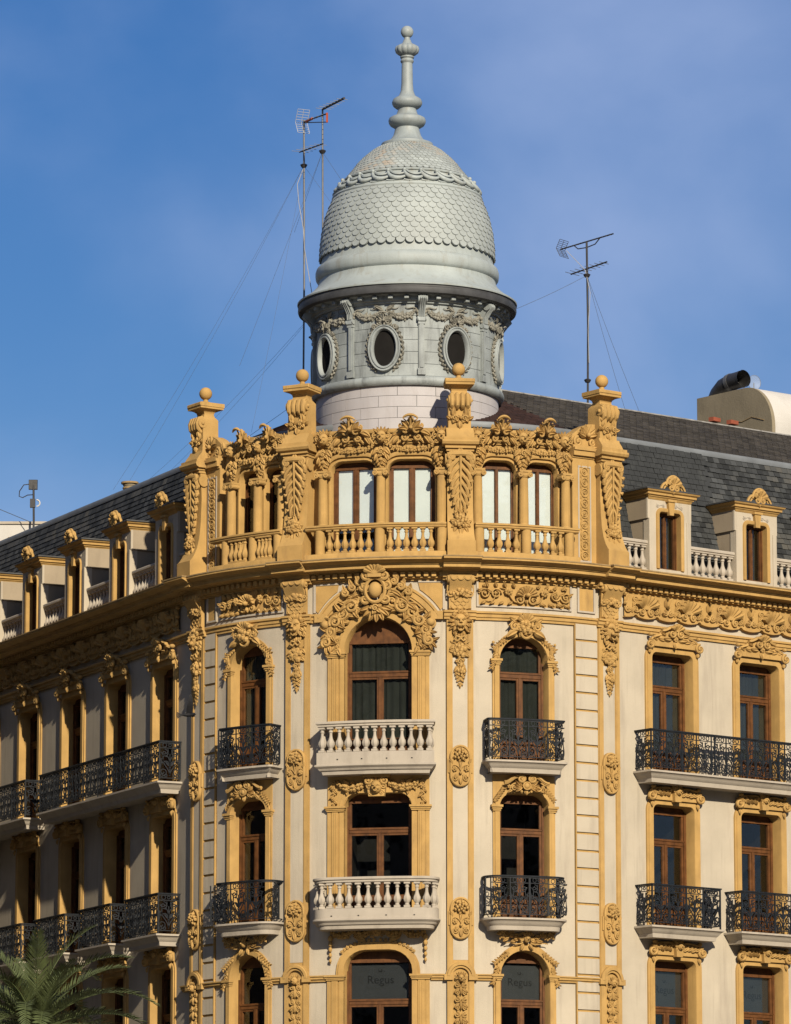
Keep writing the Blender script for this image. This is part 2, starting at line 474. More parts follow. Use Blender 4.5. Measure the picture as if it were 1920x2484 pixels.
def swag(mb, p0, p1, sag, r, n, w=0.02, rng=None, ends=0.55):
    rng = rng or random
    for i in range(n + 1):
        t = i / n
        u = p0[0] + (p1[0] - p0[0]) * t; v = p0[1] + (p1[1] - p0[1]) * t - sag * 4 * t * (1 - t)
        rr = r * (ends + (1 - ends) * math.sin(pi * t)) * rng.uniform(0.85, 1.15)
        if i % 3 == 1: rosette(mb, u, v, rr * 1.25, w + 0.3 * rr, 5, i)
        else:
            mb.ball(u + rng.uniform(-.2, .2) * rr, v + 0.5 * rr, w + 0.7 * rr, rr * 0.8, 6, 4)
            mb.ball(u + rng.uniform(-.3, .3) * rr, v - 0.5 * rr, w + 0.6 * rr, rr * 0.75, 6, 4)
        if i % 2 == 0:
            a = rng.choice((1, -1)) * rng.uniform(0.9, 2.0)
            leaf(mb, u, v, a, rr * 2.2, rr * 0.8, w, rr * 0.6, rr * 0.5, 0, 4)
def drop(mb, u, v0, v1, r, n, w=0.02, rng=None):
    rng = rng or random
    for i in range(n):
        t = (i + 0.5) / n
        v = v0 + (v1 - v0) * t; rr = r * (1 - 0.62 * t)
        for k in (-1, 1):
            leaf(mb, u + k * rr * 0.35, v, -pi / 2 + k * 0.75, rr * 2.0, rr * 0.75, w, rr * 0.7, rr * 0.45, 0, 4)
        if i % 2: rosette(mb, u, v, rr * 0.95, w + rr * 0.3, 5, i)
        else:
            for k in range(3): mb.ball(u + rng.uniform(-.6, .6) * rr, v + rng.uniform(-.5, .5) * rr, w + rr * 0.7, rr * 0.5, 6, 4)
    leaf(mb, u, v1 + r * 0.5, -pi / 2, r * 1.3, r * 0.42, w, r * 0.4, r * 0.2, 0, 4)
def shell(mb, u, v, r, a0=0.15, a1=pi - 0.15, n=7, w=0.02, back=True):
    if back:
        mb.plate([(u, v)] + [(u + 0.9 * r * math.cos(a0 + (a1 - a0) * i / 12), v + 0.9 * r * math.sin(a0 + (a1 - a0) * i / 12)) for i in range(13)], 0, w + 0.12 * r)
    for i in range(n):
        a = a0 + (a1 - a0) * (i + 0.5) / n
        tip = r * (1.0 if i % 2 == 0 else 0.96)
        k = 0.5 * (a1 - a0) / n * 1.05
        pts = [(u + tip * t * math.cos(a), v + tip * t * math.sin(a), w + 0.22 * r * t ** 1.5) for t in (0.12, 0.35, 0.6, 0.85, 1.0)]
        mb.tube(pts, [k * r * t for t in (0.25, 0.5, 0.8, 1.0, 0.75)], 6)
def cscroll(mb, u, v, r, a, sgn=1, th=0.025, w=0.03):
    """C scroll: arc with a volute at both ends"""
    c, s = math.cos(a), math.sin(a)
    pts = arcpts(u, v, r, a - 1.2, a + 1.2, 12, w)
    mb.tube(pts, [th * (0.7 + 0.5 * math.sin(pi * i / 12)) for i in range(13)], 6)
    for e in (-1, 1):
        b = a + 1.2 * e
        volute(mb, u + r * 0.72 * math.cos(b), v + r * 0.72 * math.sin(b), r * 0.28, b, 1.2, e, th * 0.9, w, 12, 5)
def acanthus(mb, L, W, w=0.0, n=6, h=0.09):
    """hanging acanthus: rolled top with volutes, flowing ribs that end in curled lobes down both sides, pointed tip below"""
    half = lambda k: W * (1.02 - 0.62 * k ** 1.3)
    out = [(-half(k / 10), -W * .45 - (L - W * .75) * k / 10) for k in range(11)] + [(0, -L)] + [(half(k / 10), -W * .45 - (L - W * .75) * k / 10) for k in range(10, -1, -1)]
    body = [(u * .62, v) for u, v in out]
    mb.plate(body, 0, w + h * .45)
    mb.tube([(-W * .95, -W * .22, w + h * .75), (0, -W * .16, w + h * .95), (W * .95, -W * .22, w + h * .75)], [W * .22, W * .26, W * .22], 8)
    for sg in (-1, 1):
        volute(mb, sg * W * 0.74, -W * 0.42, W * 0.36, pi / 2, 1.5, -sg, W * 0.125, w + h * 0.95, 18, 6)
        for i in range(n):
            t = i / (n - 1)
            v = -W * .75 - (L - W * 1.35) * t
            hw = half(t)
            p0 = (sg * W * .06, v + W * (1.05 - .30 * t)); p3 = (sg * hw * .96, v - W * .42)
            pts = bez(p0, (sg * W * .12, v + W * .55), (sg * hw * 1.02, v + W * .32), p3, 9, w + h * .5, h * .35)
            pts.append((sg * (hw + W * .10), v - W * .50, w + h * 1.0)); pts.append((sg * (hw + W * .16), v - W * .38, w + h * 1.15))
            r0 = W * (.19 - .07 * t)
            mb.tube(pts, [r0 * (.55 + .55 * min(1, k / 6)) for k in range(10)] + [r0 * .95, r0 * .45], 6)
            leaf(mb, sg * hw * .50, v + W * .10, -pi / 2 + sg * (.55 - .2 * t), W * (.66 - .2 * t), W * (.20 - .06 * t), w + h * .1, h * .8, h * .6, sg * .5, 5)
            leaf(mb, sg * hw * .42, v - W * .06, -pi / 2 + sg * (.45 - .15 * t), W * (.5 - .2 * t), W * (.16 - .05 * t), w + h * .1, h * .6, h * .7, sg * .6, 5)
    mb.tube([(0, -W * .3 - (L - W * .55) * k / 8, w + h * (1.0 - .3 * k / 8)) for k in range(9)], [W * .12 * (1 - .55 * k / 8) for k in range(9)], 6)
    leaf(mb, 0, -L + W * .55, -pi / 2, W * .72, W * .26, w, h * .8, h * .6, 0, 6)
def lion(mb, r):
    """lion mask: mane locks, brow, muzzle, open mouth"""
    rng = random.Random(4)
    for ring, (q, n, ln) in enumerate(((1.05, 18, 0.62), (0.82, 16, 0.55))):
        for k in range(n):
            a = 2 * pi * (k + 0.5 * ring) / n
            if ring == 1 and math.sin(a) < -0.75: continue
            pu, pv_ = q * r * math.cos(a) * 0.85, q * r * math.sin(a) * 1.1
            leaf(mb, pu * 0.8, pv_ * 0.8, a + rng.uniform(-.25, .25) - 0.5 * math.cos(a), ln * r, 0.2 * r, 0.12 * r + 0.25 * r * ring, 0.3 * r, 0.12 * r, rng.uniform(-.6, .6), 5)
    mb.ball(0, 0.05 * r, 0.25 * r, 0.74 * r, 12, 8, 1.15, 0.75)
    mb.ball(0, -0.28 * r, 0.68 * r, 0.36 * r, 10, 6, 0.8, 0.9)
    for sg in (-1, 1):
        mb.ball(sg * 0.19 * r, -0.32 * r, 0.88 * r, 0.21 * r, 8, 5, 0.8, 0.8)
        mb.tube([(sg * 0.08 * r, 0.22 * r, 0.92 * r), (sg * 0.28 * r, 0.34 * r, 0.88 * r), (sg * 0.52 * r, 0.30 * r, 0.62 * r)], [0.09 * r, 0.12 * r, 0.07 * r], 6)
        mb.ball(sg * 0.28 * r, 0.16 * r, 0.76 * r, 0.09 * r, 6, 4)
        mb.ball(sg * 0.62 * r, 0.72 * r, 0.45 * r, 0.2 * r, 8, 5)
    mb.tube([(0, 0.30 * r, 0.82 * r), (0, 0.05 * r, 1.0 * r), (0, -0.16 * r, 1.1 * r)], [0.12 * r, 0.12 * r, 0.17 * r], 6)
    mb.ball(0, -0.78 * r, 0.55 * r, 0.26 * r, 8, 5, 0.6, 0.8)
    mb.tube(arcpts(0, -0.55 * r, 0.30 * r, pi * 1.05, pi * 1.95, 8, 0.78 * r), 0.05 * r, 5)
def mask(mb, r, w=0.0):
    """small grotesque face with a leaf crown"""
    mb.ball(0, 0, w + 0.2 * r, 0.62 * r, 10, 7, 1.2, 0.8)
    for sg in (-1, 1):
        mb.tube([(sg * 0.06 * r, 0.14 * r, w + 0.68 * r), (sg * 0.25 * r, 0.22 * r, w + 0.66 * r), (sg * 0.45 * r, 0.12 * r, w + 0.45 * r)], 0.08 * r, 5)
        mb.ball(sg * 0.27 * r, -0.2 * r, w + 0.55 * r, 0.15 * r, 6, 4)
        volute(mb, sg * 0.78 * r, 0.1 * r, 0.34 * r, pi / 2, 1.3, -sg, 0.1 * r, w + 0.15 * r, 12, 5)
        volute(mb, sg * 0.6 * r, -0.6 * r, 0.28 * r, 0, 1.2, sg, 0.09 * r, w + 0.12 * r, 12, 5)
    mb.tube([(0, 0.15 * r, w + 0.66 * r), (0, -0.12 * r, w + 0.85 * r)], [0.08 * r, 0.13 * r], 6)
    mb.tube(arcpts(0, -0.30 * r, 0.18 * r, pi, 2 * pi, 6, w + 0.62 * r), 0.06 * r, 5)
    for k in range(5):
        leaf(mb, (k - 2) * 0.2 * r, 0.5 * r, pi / 2 - (k - 2) * 0.42, 0.75 * r, 0.2 * r, w + 0.1 * r, 0.2 * r, 0.25 * r, 0, 5)
def crown_leaf(mb, r, w=0.0):
    """palmette with a broad curled middle leaf, drooping side leaves and scrolls"""
    for a, L, W in ((pi / 2, 1.05, .40), (pi / 2 + .6, .92, .30), (pi / 2 - .6, .92, .30), (pi / 2 + 1.2, .82, .24), (pi / 2 - 1.2, .82, .24)):
        leaf(mb, 0.10 * r * math.cos(a), 0.02 * r, a, r * L, W * r, w + .05 * r, 0.34 * r, 0.42 * r, (a - pi / 2) * .55, 7)
    mb.tube([(.80 * r * math.cos(a), .20 * r + .80 * r * math.sin(a), w + (.62 + .22 * math.sin(a)) * r) for a in [pi / 2 + .75 - 1.5 * k / 8 for k in range(9)]], [(.05 + .07 * math.sin(pi * k / 8)) * r for k in range(9)], 7)
    for sg in (-1, 1):
        stem(mb, (0, .05 * r), (sg * .10 * r, .5 * r), (sg * .30 * r, .6 * r), (sg * .52 * r, .84 * r), .06 * r, w + .42 * r, .8, 8)
    mb.tube([(0, .1 * r, w + .42 * r), (0, .6 * r, w + .56 * r), (0, .98 * r, w + .78 * r)], [.06 * r, .08 * r, .05 * r], 6)
    for sg in (-1, 1):
        volute(mb, sg * 0.42 * r, -.02 * r, 0.26 * r, pi / 2, 1.4, sg, 0.09 * r, w + 0.2 * r, 14, 6)
        volute(mb, sg * 0.72 * r, .30 * r, 0.18 * r, pi / 2, 1.3, -sg, 0.07 * r, w + 0.2 * r, 12, 5)
    mb.ball(0, 0.10 * r, w + 0.5 * r, 0.17 * r, 8, 5)
# shared carved pieces -------------------------------------------------
def lib(fn, name, m, deep=1):
    mb = MB(); fn(mb)
    if deep != 1: mb.v = [(u, v, w * deep) for u, v, w in mb.v]
    return mb.mesh(name, m, None, 0.62)
def o_lion(mb):
    lion(mb.at(0, 0), 0.245); mb.off()
    # bow, ring, fruit and a tapering garland below the mask
    for sg in (-1, 1):
        mb.tube([(0, -0.36, .10), (sg * .10, -0.33, .12), (sg * .15, -0.40, .11), (sg * .07, -0.44, .11), (0, -0.38, .11)], .026, 5)
        stem(mb, (0, -.38), (sg * .06, -.5), (sg * .2, -.5), (sg * .24, -.42), .022, .06)
        stem(mb, (0, -.4), (sg * .05, -.5), (sg * .1, -.55), (sg * .13, -.62), .02, .06)
        leaf(mb, sg * .12, -.52, -pi / 2 + sg * .9, .18, .06, .02, .06, .05, 0, 5)
    cluster(mb, 0, -.66, .17, .15, 16, .062, .02, random.Random(2), 6)
    rose(mb, 0, -.92, .12, .03)
    drop(mb, 0, -.98, -1.46, .095, 5, .02, random.Random(5))
    cluster(mb, .02, -1.12, .09, .07, 7, .04, .05, random.Random(15), 4)
O_LION = lib(o_lion, 'lion_garland', OCHRE, 1.1)
def o_medal(mb):
    # rounded plaque with rim, bouquet and scrolls; height 1.02, width .58
    out = [(.25 * math.cos(a), .235 + .27 * math.sin(a)) for a in [pi * k / 12 for k in range(13)]] + [(.25 * math.cos(a), -.235 + .27 * math.sin(a)) for a in [pi + pi * k / 12 for k in range(13)]]
    mb.plate(out, -.03, .045)
    mb.plate([(-.30, -.17), (.30, -.17), (.30, .17), (-.30, .17)], -.03, .035)
    p = [(u, v, math.cos(a), math.sin(a)) for (u, v), a in zip(out, [pi * k / 12 for k in range(13)] + [pi + pi * k / 12 for k in range(13)])]
    band(mb, p, [(-.045, .04), (-.035, .065), (-.01, .068), (.012, .055), (.012, -.03)], True)
    for sg in (-1, 1):
        stem(mb, (0, -.12), (sg * .02, .05), (sg * .03, .12), (sg * .10, .22), .014, .06)
        stem(mb, (0, -.12), (sg * .05, .02), (sg * .2, .06), (sg * .22, -.06), .014, .06)
        rosette(mb, sg * .15, -.08, .075, .055, 6)
        volute(mb, sg * .14, -.30, .085, pi / 2, 1.5, sg, .022, .055, 16, 5)
        leaf(mb, sg * .2, .05, pi / 2 - sg * .5, .13, .04, .05, .03, .03, 0, 4)
        leaf(mb, sg * .05, -.22, -pi / 2 + sg * 1.0, .13, .045, .05, .03, .03, 0, 4)
    cluster(mb, 0, .27, .17, .14, 15, .042, .05, random.Random(3), 6)
    leaf(mb, 0, -.30, -pi / 2, .17, .055, .05, .04, .03, 0, 5)
    mb.ball(0, -.18, .07, .04, 6, 4)
O_MEDAL = lib(o_medal, 'medallion', OCHRE, 1.5)
def o_bracket(mb):
    # scroll capital with fish scale front: width .6, from v=0 up to .86
    w2 = .27
    prof = [(0, 0), (.05, 0), (.10, .04), (.09, .20), (.10, .34), (.15, .48), (.24, .60), (.31, .72), (.30, .82), (.24, .86), (0, .86)]
    sweep(mb, prof, [-w2, w2])
    for sg in (-1, 1):
        mb.tube([(sg * .27, .74, .20), (sg * .325, .74, .20)], [.115, .10], 14)
        mb.ball(sg * .325, .74, .20, .045, 8, 5)
        volute(mb, sg * .25, .40, .10, pi / 2, 1.4, sg, .03, .12, 16, 5)
        stem(mb, (sg * .27, .66), (sg * .33, .56), (sg * .3, .48), (sg * .33, .42), .03, .14)
    for r_ in range(2):
        for k in range(3 - r_ % 2):
            uu = (k - (2 - r_ % 2) / 2) * .17
            v0 = .80 - r_ * .11
            mb.tube(arcpts(uu, v0, .085, pi, 2 * pi, 8, .30 - .055 * r_ * 2 + .02), .016, 5)
    for r_ in range(3):
        for k in range(3 - r_ % 2):
            uu = (k - (2 - r_ % 2) / 2) * .15
            mb.tube(arcpts(uu, .27 - r_ * .085, .075, pi, 2 * pi, 8, .105), .014, 5)
    cluster(mb, 0, .43, .20, .085, 14, .052, .12, random.Random(9), 6)
O_BRACKET = lib(o_bracket, 'scale_bracket', OCHRE)
def o_frieze(mb):
    # one repeat (1.42 long) of the shell frieze, scalloped plate and relief, centred on the shell
    out = []
    for i in range(41):
        t = -0.71 + 1.42 * i / 40
        out.append((t, -.27 - .055 * abs(math.sin((t / 1.42 + .25) * 2 * pi)) + (.03 if abs(t) > .3 and abs(t) < .42 else 0)))
    for i in range(40):
        a, b = out[i], out[i + 1]
        mb.add([(a[0], a[1], .0), (b[0], b[1], .0), (b[0], .27, .0), (a[0], .27, .0), (a[0], a[1], .05), (b[0], b[1], .05), (b[0], .27, .05), (a[0], .27, .05)], [(4, 5, 6, 7), (0, 1, 5, 4), (2, 3, 7, 6)])
    band(mb, [(a, b, 0, -1) for a, b in out], [(-.03, .05), (-.03, .075), (.005, .075), (.005, 0)])
    shell(mb, 0, -.10, .36, .25, pi - .25, 7, .05)
    for sg in (-1, 1):
        volute(mb, sg * .15, -.16, .105, pi / 2, 1.5, sg, .03, .07, 18, 5)
        volute(mb, sg * .37, .13, .085, 0, 1.5, -sg, .025, .07, 16, 5)
        volute(mb, sg * .36, -.10, .07, pi, 1.4, sg, .022, .07, 14, 5)
        stem(mb, (sg * .2, -.1), (sg * .35, -.3), (sg * .5, -.1), (sg * .42, .1), .024, .07)
        leaf(mb, sg * .42, -.02, pi / 2 + sg * .6, .18, .05, .05, .05, .04, 0, 5)
        leaf(mb, sg * .3, .02, pi / 2 - sg * .6, .16, .05, .05, .05, .04, 0, 5)
        leaf(mb, sg * .46, -.2, pi / 2 + sg * .1, .15, .045, .05, .05, .04, 0, 5)
    for e in (-.71, .71):
        sg = -1 if e > 0 else 1
        volute(mb, e + sg * .085, -.13, .085, pi / 2, 1.4, sg, .025, .07, 16, 5)
        leaf(mb, e + sg * .03, .02, pi / 2 - sg * .3, .22, .055, .05, .06, .06, 0, 5)
        leaf(mb, e + sg * .06, -.2, pi / 2 - sg * 1.1, .16, .05, .05, .05, .05, 0, 5)
        mb.ball(e, .02, .08, .05, 6, 4)
        mb.ball(e, .25, .07, .05, 6, 4)
O_FRIEZE = lib(o_frieze, 'shell_frieze', OCHRE, 1.45)
def o_cap_crest(mb):
    # crest over the upper windows of the straight fronts: swan neck scrolls, shell and side volutes; origin at window head centre
    for sg in (-1, 1):
        stem(mb, (sg * .06, .50), (sg * .2, .56), (sg * .28, .40), (sg * .46, .40), .055, .10, .8, 12)
        stem(mb, (sg * .42, .36), (sg * .5, .22), (sg * .66, .3), (sg * .80, .12), .045, .06, .8, 12)
        volute(mb, sg * .83, .02, .13, pi / 2, 1.5, sg, .04, .08, 18, 6)
        mb.ball(sg * .80, .28, .08, .06, 8, 5)
        volute(mb, sg * .14, .34, .12, pi / 2, 1.5, sg, .036, .13, 18, 6)
        leaf(mb, sg * .1, .22, -pi / 2 + sg * 1.2, .3, .09, .06, .07, .06, sg * .6, 6)
        leaf(mb, sg * .3, .16, -pi / 2 + sg * 1.4, .26, .07, .05, .06, .05, sg * .6, 6)
        leaf(mb, sg * .28, .3, sg * .2 + (0 if sg > 0 else pi), .2, .06, .06, .06, .05, 0, 5)
        leaf(mb, sg * .55, .12, (0 if sg > 0 else pi) + sg * .5, .2, .05, .05, .05, .05, 0, 5)
        mb.ball(sg * .80, -.16, .05, .045, 6, 4, 1.6)
    shell(mb, 0, .40, .22, .3, pi - .3, 5, .14)
    out = [(-.78, -.02), (.78, -.02), (.72, .14), (.5, .22), (.42, .38), (.12, .50), (-.12, .50), (-.42, .38), (-.5, .22), (-.72, .14)]
    mb.plate(out, 0, .075)
    rosette(mb, 0, .2, .08, .1, 6)
    leaf(mb, 0, .14, -pi / 2, .2, .07, .07, .07, .05, 0, 5)
O_CREST = lib(o_cap_crest, 'window_crest', OCHRE, 1.35)
def o_hood(mb):
    # low carved head over the lower windows: foliage either side of a small mask keystone
    out = [(-.86, -.06), (.86, -.06), (.84, .16), (.55, .30), (-.55, .30), (-.84, .16)]
    mb.plate(out, 0, .06)
    rng = random.Random(8)
    for sg in (-1, 1):
        volute(mb, sg * .82, .04, .14, pi / 2, 1.5, sg, .045, .07, 18, 6)
        mb.ball(sg * .74, .28, .07, .055, 8, 5)
        stem(mb, (sg * .12, .22), (sg * .3, .34), (sg * .5, .24), (sg * .72, .24), .035, .07, .8)
        for k in range(5):
            uu = sg * (.2 + .12 * k)
            leaf(mb, uu, .06 + .02 * (k % 2), (0 if sg > 0 else pi) + sg * rng.uniform(.2, 1.1), .17, .055, .06, .06, .06, sg * .5, 5)
            volute(mb, uu + sg * .05, .12 + .05 * ((k + 1) % 2), .055, rng.uniform(0, 6), 1.2, sg, .02, .075, 10, 5)
            mb.ball(uu, .21 - .02 * k, .085, .035, 6, 4)
        leaf(mb, sg * .76, -.1, -pi / 2, .16, .05, .03, .05, .03, 0, 5)
    mb.plate([(-.10, -.1), (.10, -.1), (.14, .36), (-.14, .36)], 0, .13)
    mask(mb.at(0, .17, 0, .13, 1, .11), 1.0); mb.off()
O_HOOD = lib(o_hood, 'carved_hood', OCHRE, 1.45)
def o_crown(mb):
    # crest of the arched bay windows: basket of fruit with leaves, chains down the arch
    cluster(mb, 0, .10, .20, .14, 18, .06, .06, random.Random(1), 8)
    shell(mb, 0, .20, .22, .2, pi - .2, 7, .10)
    for sg in (-1, 1):
        volute(mb, sg * .26, .12, .10, pi / 2, 1.4, -sg, .035, .08, 16, 5)
        leaf(mb, sg * .2, .02, (0 if sg > 0 else pi) - sg * .35, .3, .09, .05, .08, .06, -sg * .4, 6)
        leaf(mb, sg * .22, .2, (0 if sg > 0 else pi) + sg * .6, .2, .07, .05, .08, .06, 0, 5)
        stem(mb, (sg * .12, .26), (sg * .25, .33), (sg * .32, .2), (sg * .42, .12), .03, .1)
    mb.tube(arcpts(0, -.02, .12, pi, 2 * pi, 8, .1), .03, 6)
O_CROWN = lib(o_crown, 'fruit_crown', OCHRE, 1.25)
def o_chain(mb):
    # carved chain that rides an arch shoulder, about .5 long, along +u
    for k in range(6):
        rosette(mb, .04 + .085 * k, .0 + .015 * (k % 2), .045, .02, 5, k)
        leaf(mb, .05 + .085 * k, .0, .9, .1, .03, .01, .04, .03, 0, 4)
        leaf(mb, .05 + .085 * k, .0, -.9, .1, .03, .01, .04, .03, 0, 4)
O_CHAIN = lib(o_chain, 'flower_chain', OCHRE, 1.3)
def o_scrollcap(mb):
    # broken scroll pediment of the middle storey bay windows
    for sg in (-1, 1):
        stem(mb, (sg * .56, .20), (sg * .40, .18), (sg * .32, .40), (sg * .14, .38), .04, .10, .9, 12)
        stem(mb, (sg * .56, .16), (sg * .42, .14), (sg * .34, .33), (sg * .2, .33), .022, .10, .9, 12)
        volute(mb, sg * .14, .29, .10, pi / 2, 1.6, sg, .034, .12, 18, 6)
        volute(mb, sg * .30, .06, .075, 0, 1.4, -sg, .026, .08, 14, 5)
        for k in range(5):
            a = (0 if sg > 0 else pi) + sg * (.9 - .45 * k)
            leaf(mb, sg * .10, .10, a, .22 + .02 * (k % 2), .05, .05, .08, .07, sg * .5, 6)
        leaf(mb, sg * .34, .02, (0 if sg > 0 else pi) - sg * .55, .16, .045, .05, .06, .05, 0, 5)
        rosette(mb, sg * .42, .10, .05, .06, 5)
        mb.ball(sg * .12, -.02, .08, .035, 6, 4)
    mb.tube(arcpts(0, .12, .09, 0, 2 * pi, 14, .12), .022, 5, False)
    mb.ball(0, .12, .10, .075, 12, 8, 1.1, .8)
    leaf(mb, 0, .03, -pi / 2, .14, .06, .05, .07, .05, 0, 5)
    mb.ball(0, .45, .08, .035, 8, 5)
O_SCAP = lib(o_scrollcap, 'scroll_pediment', OCHRE, 1.3)
def o_putto(mb):
    # small head among curling foliage above the lowest arched windows
    rg = random.Random(61)
    mb.ball(0, .15, .08, .085, 10, 7, 1.15, .9)
    cluster(mb, 0, .25, .11, .05, 10, .036, .08, random.Random(6), 5)
    mb.tube([(0, .16, .155), (0, .125, .18)], [.018, .026], 5)
    for sg in (-1, 1):
        mb.ball(sg * .036, .17, .15, .017, 5, 4)
        for k in range(9):
            u = .10 + .062 * k; v = .10 + .10 * math.sin(k * 1.7) * .5 + .012 * k
            leaf(mb, sg * u, v, (0 if sg > 0 else pi) + sg * rg.uniform(-.6, 1.3), rg.uniform(.12, .19), .045, .03, .07, .07, sg * rg.uniform(-.6, .8), 5)
            if k % 2 == 0: volute(mb, sg * (u + .04), v + rg.uniform(.02, .10), rg.uniform(.045, .065), rg.uniform(0, 6), 1.4, sg if k % 4 else -sg, .022, .07, 14, 5)
            else: rosette(mb, sg * u, v + .08, .04, .06, 5)
        cluster(mb, sg * .62, .26, .09, .10, 9, .038, .04, random.Random(12), 6)
        leaf(mb, sg * .08, .04, -pi / 2 + sg * .5, .17, .05, .04, .06, .04, 0, 5)
        stem(mb, (sg * .1, .06), (sg * .3, -.02), (sg * .4, .1), (sg * .55, .04), .022, .06)
O_PUTTO = lib(o_putto, 'cherub_foliage', OCHRE, 1.25)
def o_panel(mb):
    # tall carved pilaster panel under its little hood, from v=0 down to -1.5
    for k in range(4):
        v = -.26 - .36 * k
        for sg in (-1, 1):
            volute(mb, sg * .10, v + .08, .075, pi / 2, 1.4, sg, .022, .03, 14, 5)
            volute(mb, sg * .10, v - .10, .065, -pi / 2, 1.4, -sg, .02, .03, 14, 5)
            leaf(mb, sg * .04, v, (0 if sg > 0 else pi) - sg * .7, .17, .045, .02, .04, .04, 0, 4)
            leaf(mb, sg * .02, v + .02, pi / 2 - sg * .5, .14, .04, .02, .04, .03, 0, 4)
        leaf(mb, 0, v + .05, -pi / 2, .22, .045, .02, .05, .03, 0, 5)
    mask(mb.at(0, -.02, 0, .13, 1, .04), 1.0); mb.off()
O_PANEL = lib(o_panel, 'carved_panel', OCHRE, 1.5)
def o_vine(mb):
    # horizontal frieze panel relief, 2.3 long, shell in the middle
    shell(mb, 0, -.06, .27, .0, pi, 9, .03)
    mb.ball(0, -.03, .10, .06, 8, 5)
    for sg in (-1, 1):
        volute(mb, sg * .17, -.14, .12, pi / 2, 1.5, sg, .032, .03, 18, 5)
        stem(mb, (sg * .2, -.18), (sg * .4, -.32), (sg * .42, .24), (sg * .66, .12), .028, .03)
        stem(mb, (sg * .62, .14), (sg * .8, .22), (sg * .66, -.30), (sg * 1.0, -.18), .026, .03)
        rosette(mb, sg * .45, .06, .11, .03, 7); rosette(mb, sg * .45, .06, .06, .07, 5)
        volute(mb, sg * .74, .0, .13, 0, 1.6, -sg, .028, .03, 20, 5)
        volute(mb, sg * 1.02, -.01, .14, pi, 1.6, sg, .028, .03, 20, 5)
        rosette(mb, sg * 1.02, .20, .05, .03, 5); rosette(mb, sg * .30, .20, .045, .03, 5)
        for k in range(12):
            v = (.16, -.19, .02)[k % 3]
            leaf(mb, sg * (.28 + .072 * k), v, (0 if sg > 0 else pi) + (.9, -.8, .3)[k % 3] * sg, .15, .05, .02, .05, .06, sg * .5, 5)
    leaf(mb, 0, -.12, -pi / 2, .13, .05, .03, .05, .02, 0, 5)
O_VINE = lib(o_vine, 'vine_relief', OCHRE, 1.6)
def o_acan(mb):
    acanthus(mb, 1.55, .29, .01, 7, .12)
O_ACAN = lib(o_acan, 'acanthus_leaf', OCHRE)
def o_bunch(mb):
    cluster(mb, 0, 0, .19, .15, 20, .06, .02, random.Random(21), 7)
    leaf(mb, 0, -.12, -pi / 2, .28, .09, .01, .08, .05, 0, 6)
    leaf(mb, -.1, -.08, -pi / 2 - .4, .22, .07, .01, .07, .05, 0, 5)
    leaf(mb, .1, -.08, -pi / 2 + .4, .22, .07, .01, .07, .05, 0, 5)
O_BUNCH = lib(o_bunch, 'flower_bunch', OCHRE, 1.3)
def o_roses(mb):
    rose(mb, -.12, 0, .12, .03); rose(mb, .12, 0, .12, .03)
    for sg in (-1, 1):
        leaf(mb, sg * .16, .06, pi / 2 - sg * .1, .24, .08, .01, .08, .06, sg * .4, 6)
        leaf(mb, sg * .22, -.02, (0 if sg > 0 else pi) + sg * .5, .14, .06, .01, .07, .05, 0, 5)
        volute(mb, sg * .2, .26, .07, pi / 2, 1.3, sg, .03, .03, 12, 5)
    leaf(mb, 0, -.06, -pi / 2, .2, .09, .01, .07, .05, 0, 5)
O_ROSES = lib(o_roses, 'rose_pair', OCHRE, 1.35)
def o_ridges(mb):
    # ribbed scroll block of the finial
    for k in range(4):
        u = -.195 + .13 * k
        pts = [(u, .24, .02), (u, .20, .12), (u, .08, .165), (u, -.05, .15), (u, -.12, .09), (u, -.15, .03)]
        mb.tube(pts, [.05, .065, .068, .062, .05, .035], 8)
    for sg in (-1, 1):
        mb.tube([(sg * .22, .08, .06), (sg * .285, .08, .06)], [.14, .12], 12)
        mb.ball(sg * .285, .08, .06, .05, 8, 5)
O_RIDGES = lib(o_ridges, 'ribbed_scroll', OCHRE)
def o_attcrest(mb):
    # large parapet crest: leaf crown, scrolls and a shallow shell, origin at parapet foot of the crest
    crown_leaf(mb.at(0, .12, 0, 1.15), .30, .10); mb.off()
    for sg in (-1, 1):
        stem(mb, (sg * .1, .12), (sg * .3, .2), (sg * .4, -.02), (sg * .56, -.22), .045, .07, .8, 12)
        volute(mb, sg * .17, -.05, .10, pi / 2, 1.4, sg, .035, .09, 16, 6)
        leaf(mb, sg * .22, .12, (0 if sg > 0 else pi) - sg * .2, .3, .09, .04, .09, .09, -sg * .6, 6)
        leaf(mb, sg * .32, .0, (0 if sg > 0 else pi) - sg * .8, .26, .07, .04, .07, .06, -sg * .4, 6)
    mb.tube(arcpts(0, -.34, .34, .5, pi - .5, 10, .06), .022, 5)
    mb.tube(arcpts(0, -.34, .24, .5, pi - .5, 10, .06), .018, 5)
    swag(mb, (-.52, -.27), (.52, -.27), .10, .062, 12, .05, random.Random(31), .8)
O_ATTCREST = lib(o_attcrest, 'parapet_crest', OCHRE, 1.25)
def o_attmask(mb):
    mask(mb.at(0, .06, 0, .21, 1, .04), 1.0); mb.off()
    rose(mb, 0, -.32, .13, .05)
    for sg in (-1, 1):
        leaf(mb, sg * .06, -.2, -pi / 2 + sg * .7, .26, .08, .03, .07, .06, 0, 5)
        leaf(mb, sg * .1, -.36, -pi / 2 + sg * .4, .2, .07, .03, .07, .05, 0, 5)
    drop(mb, 0, -.44, -.72, .09, 3, .03, random.Random(7))
O_ATTMASK = lib(o_attmask, 'parapet_mask', OCHRE, 1.3)
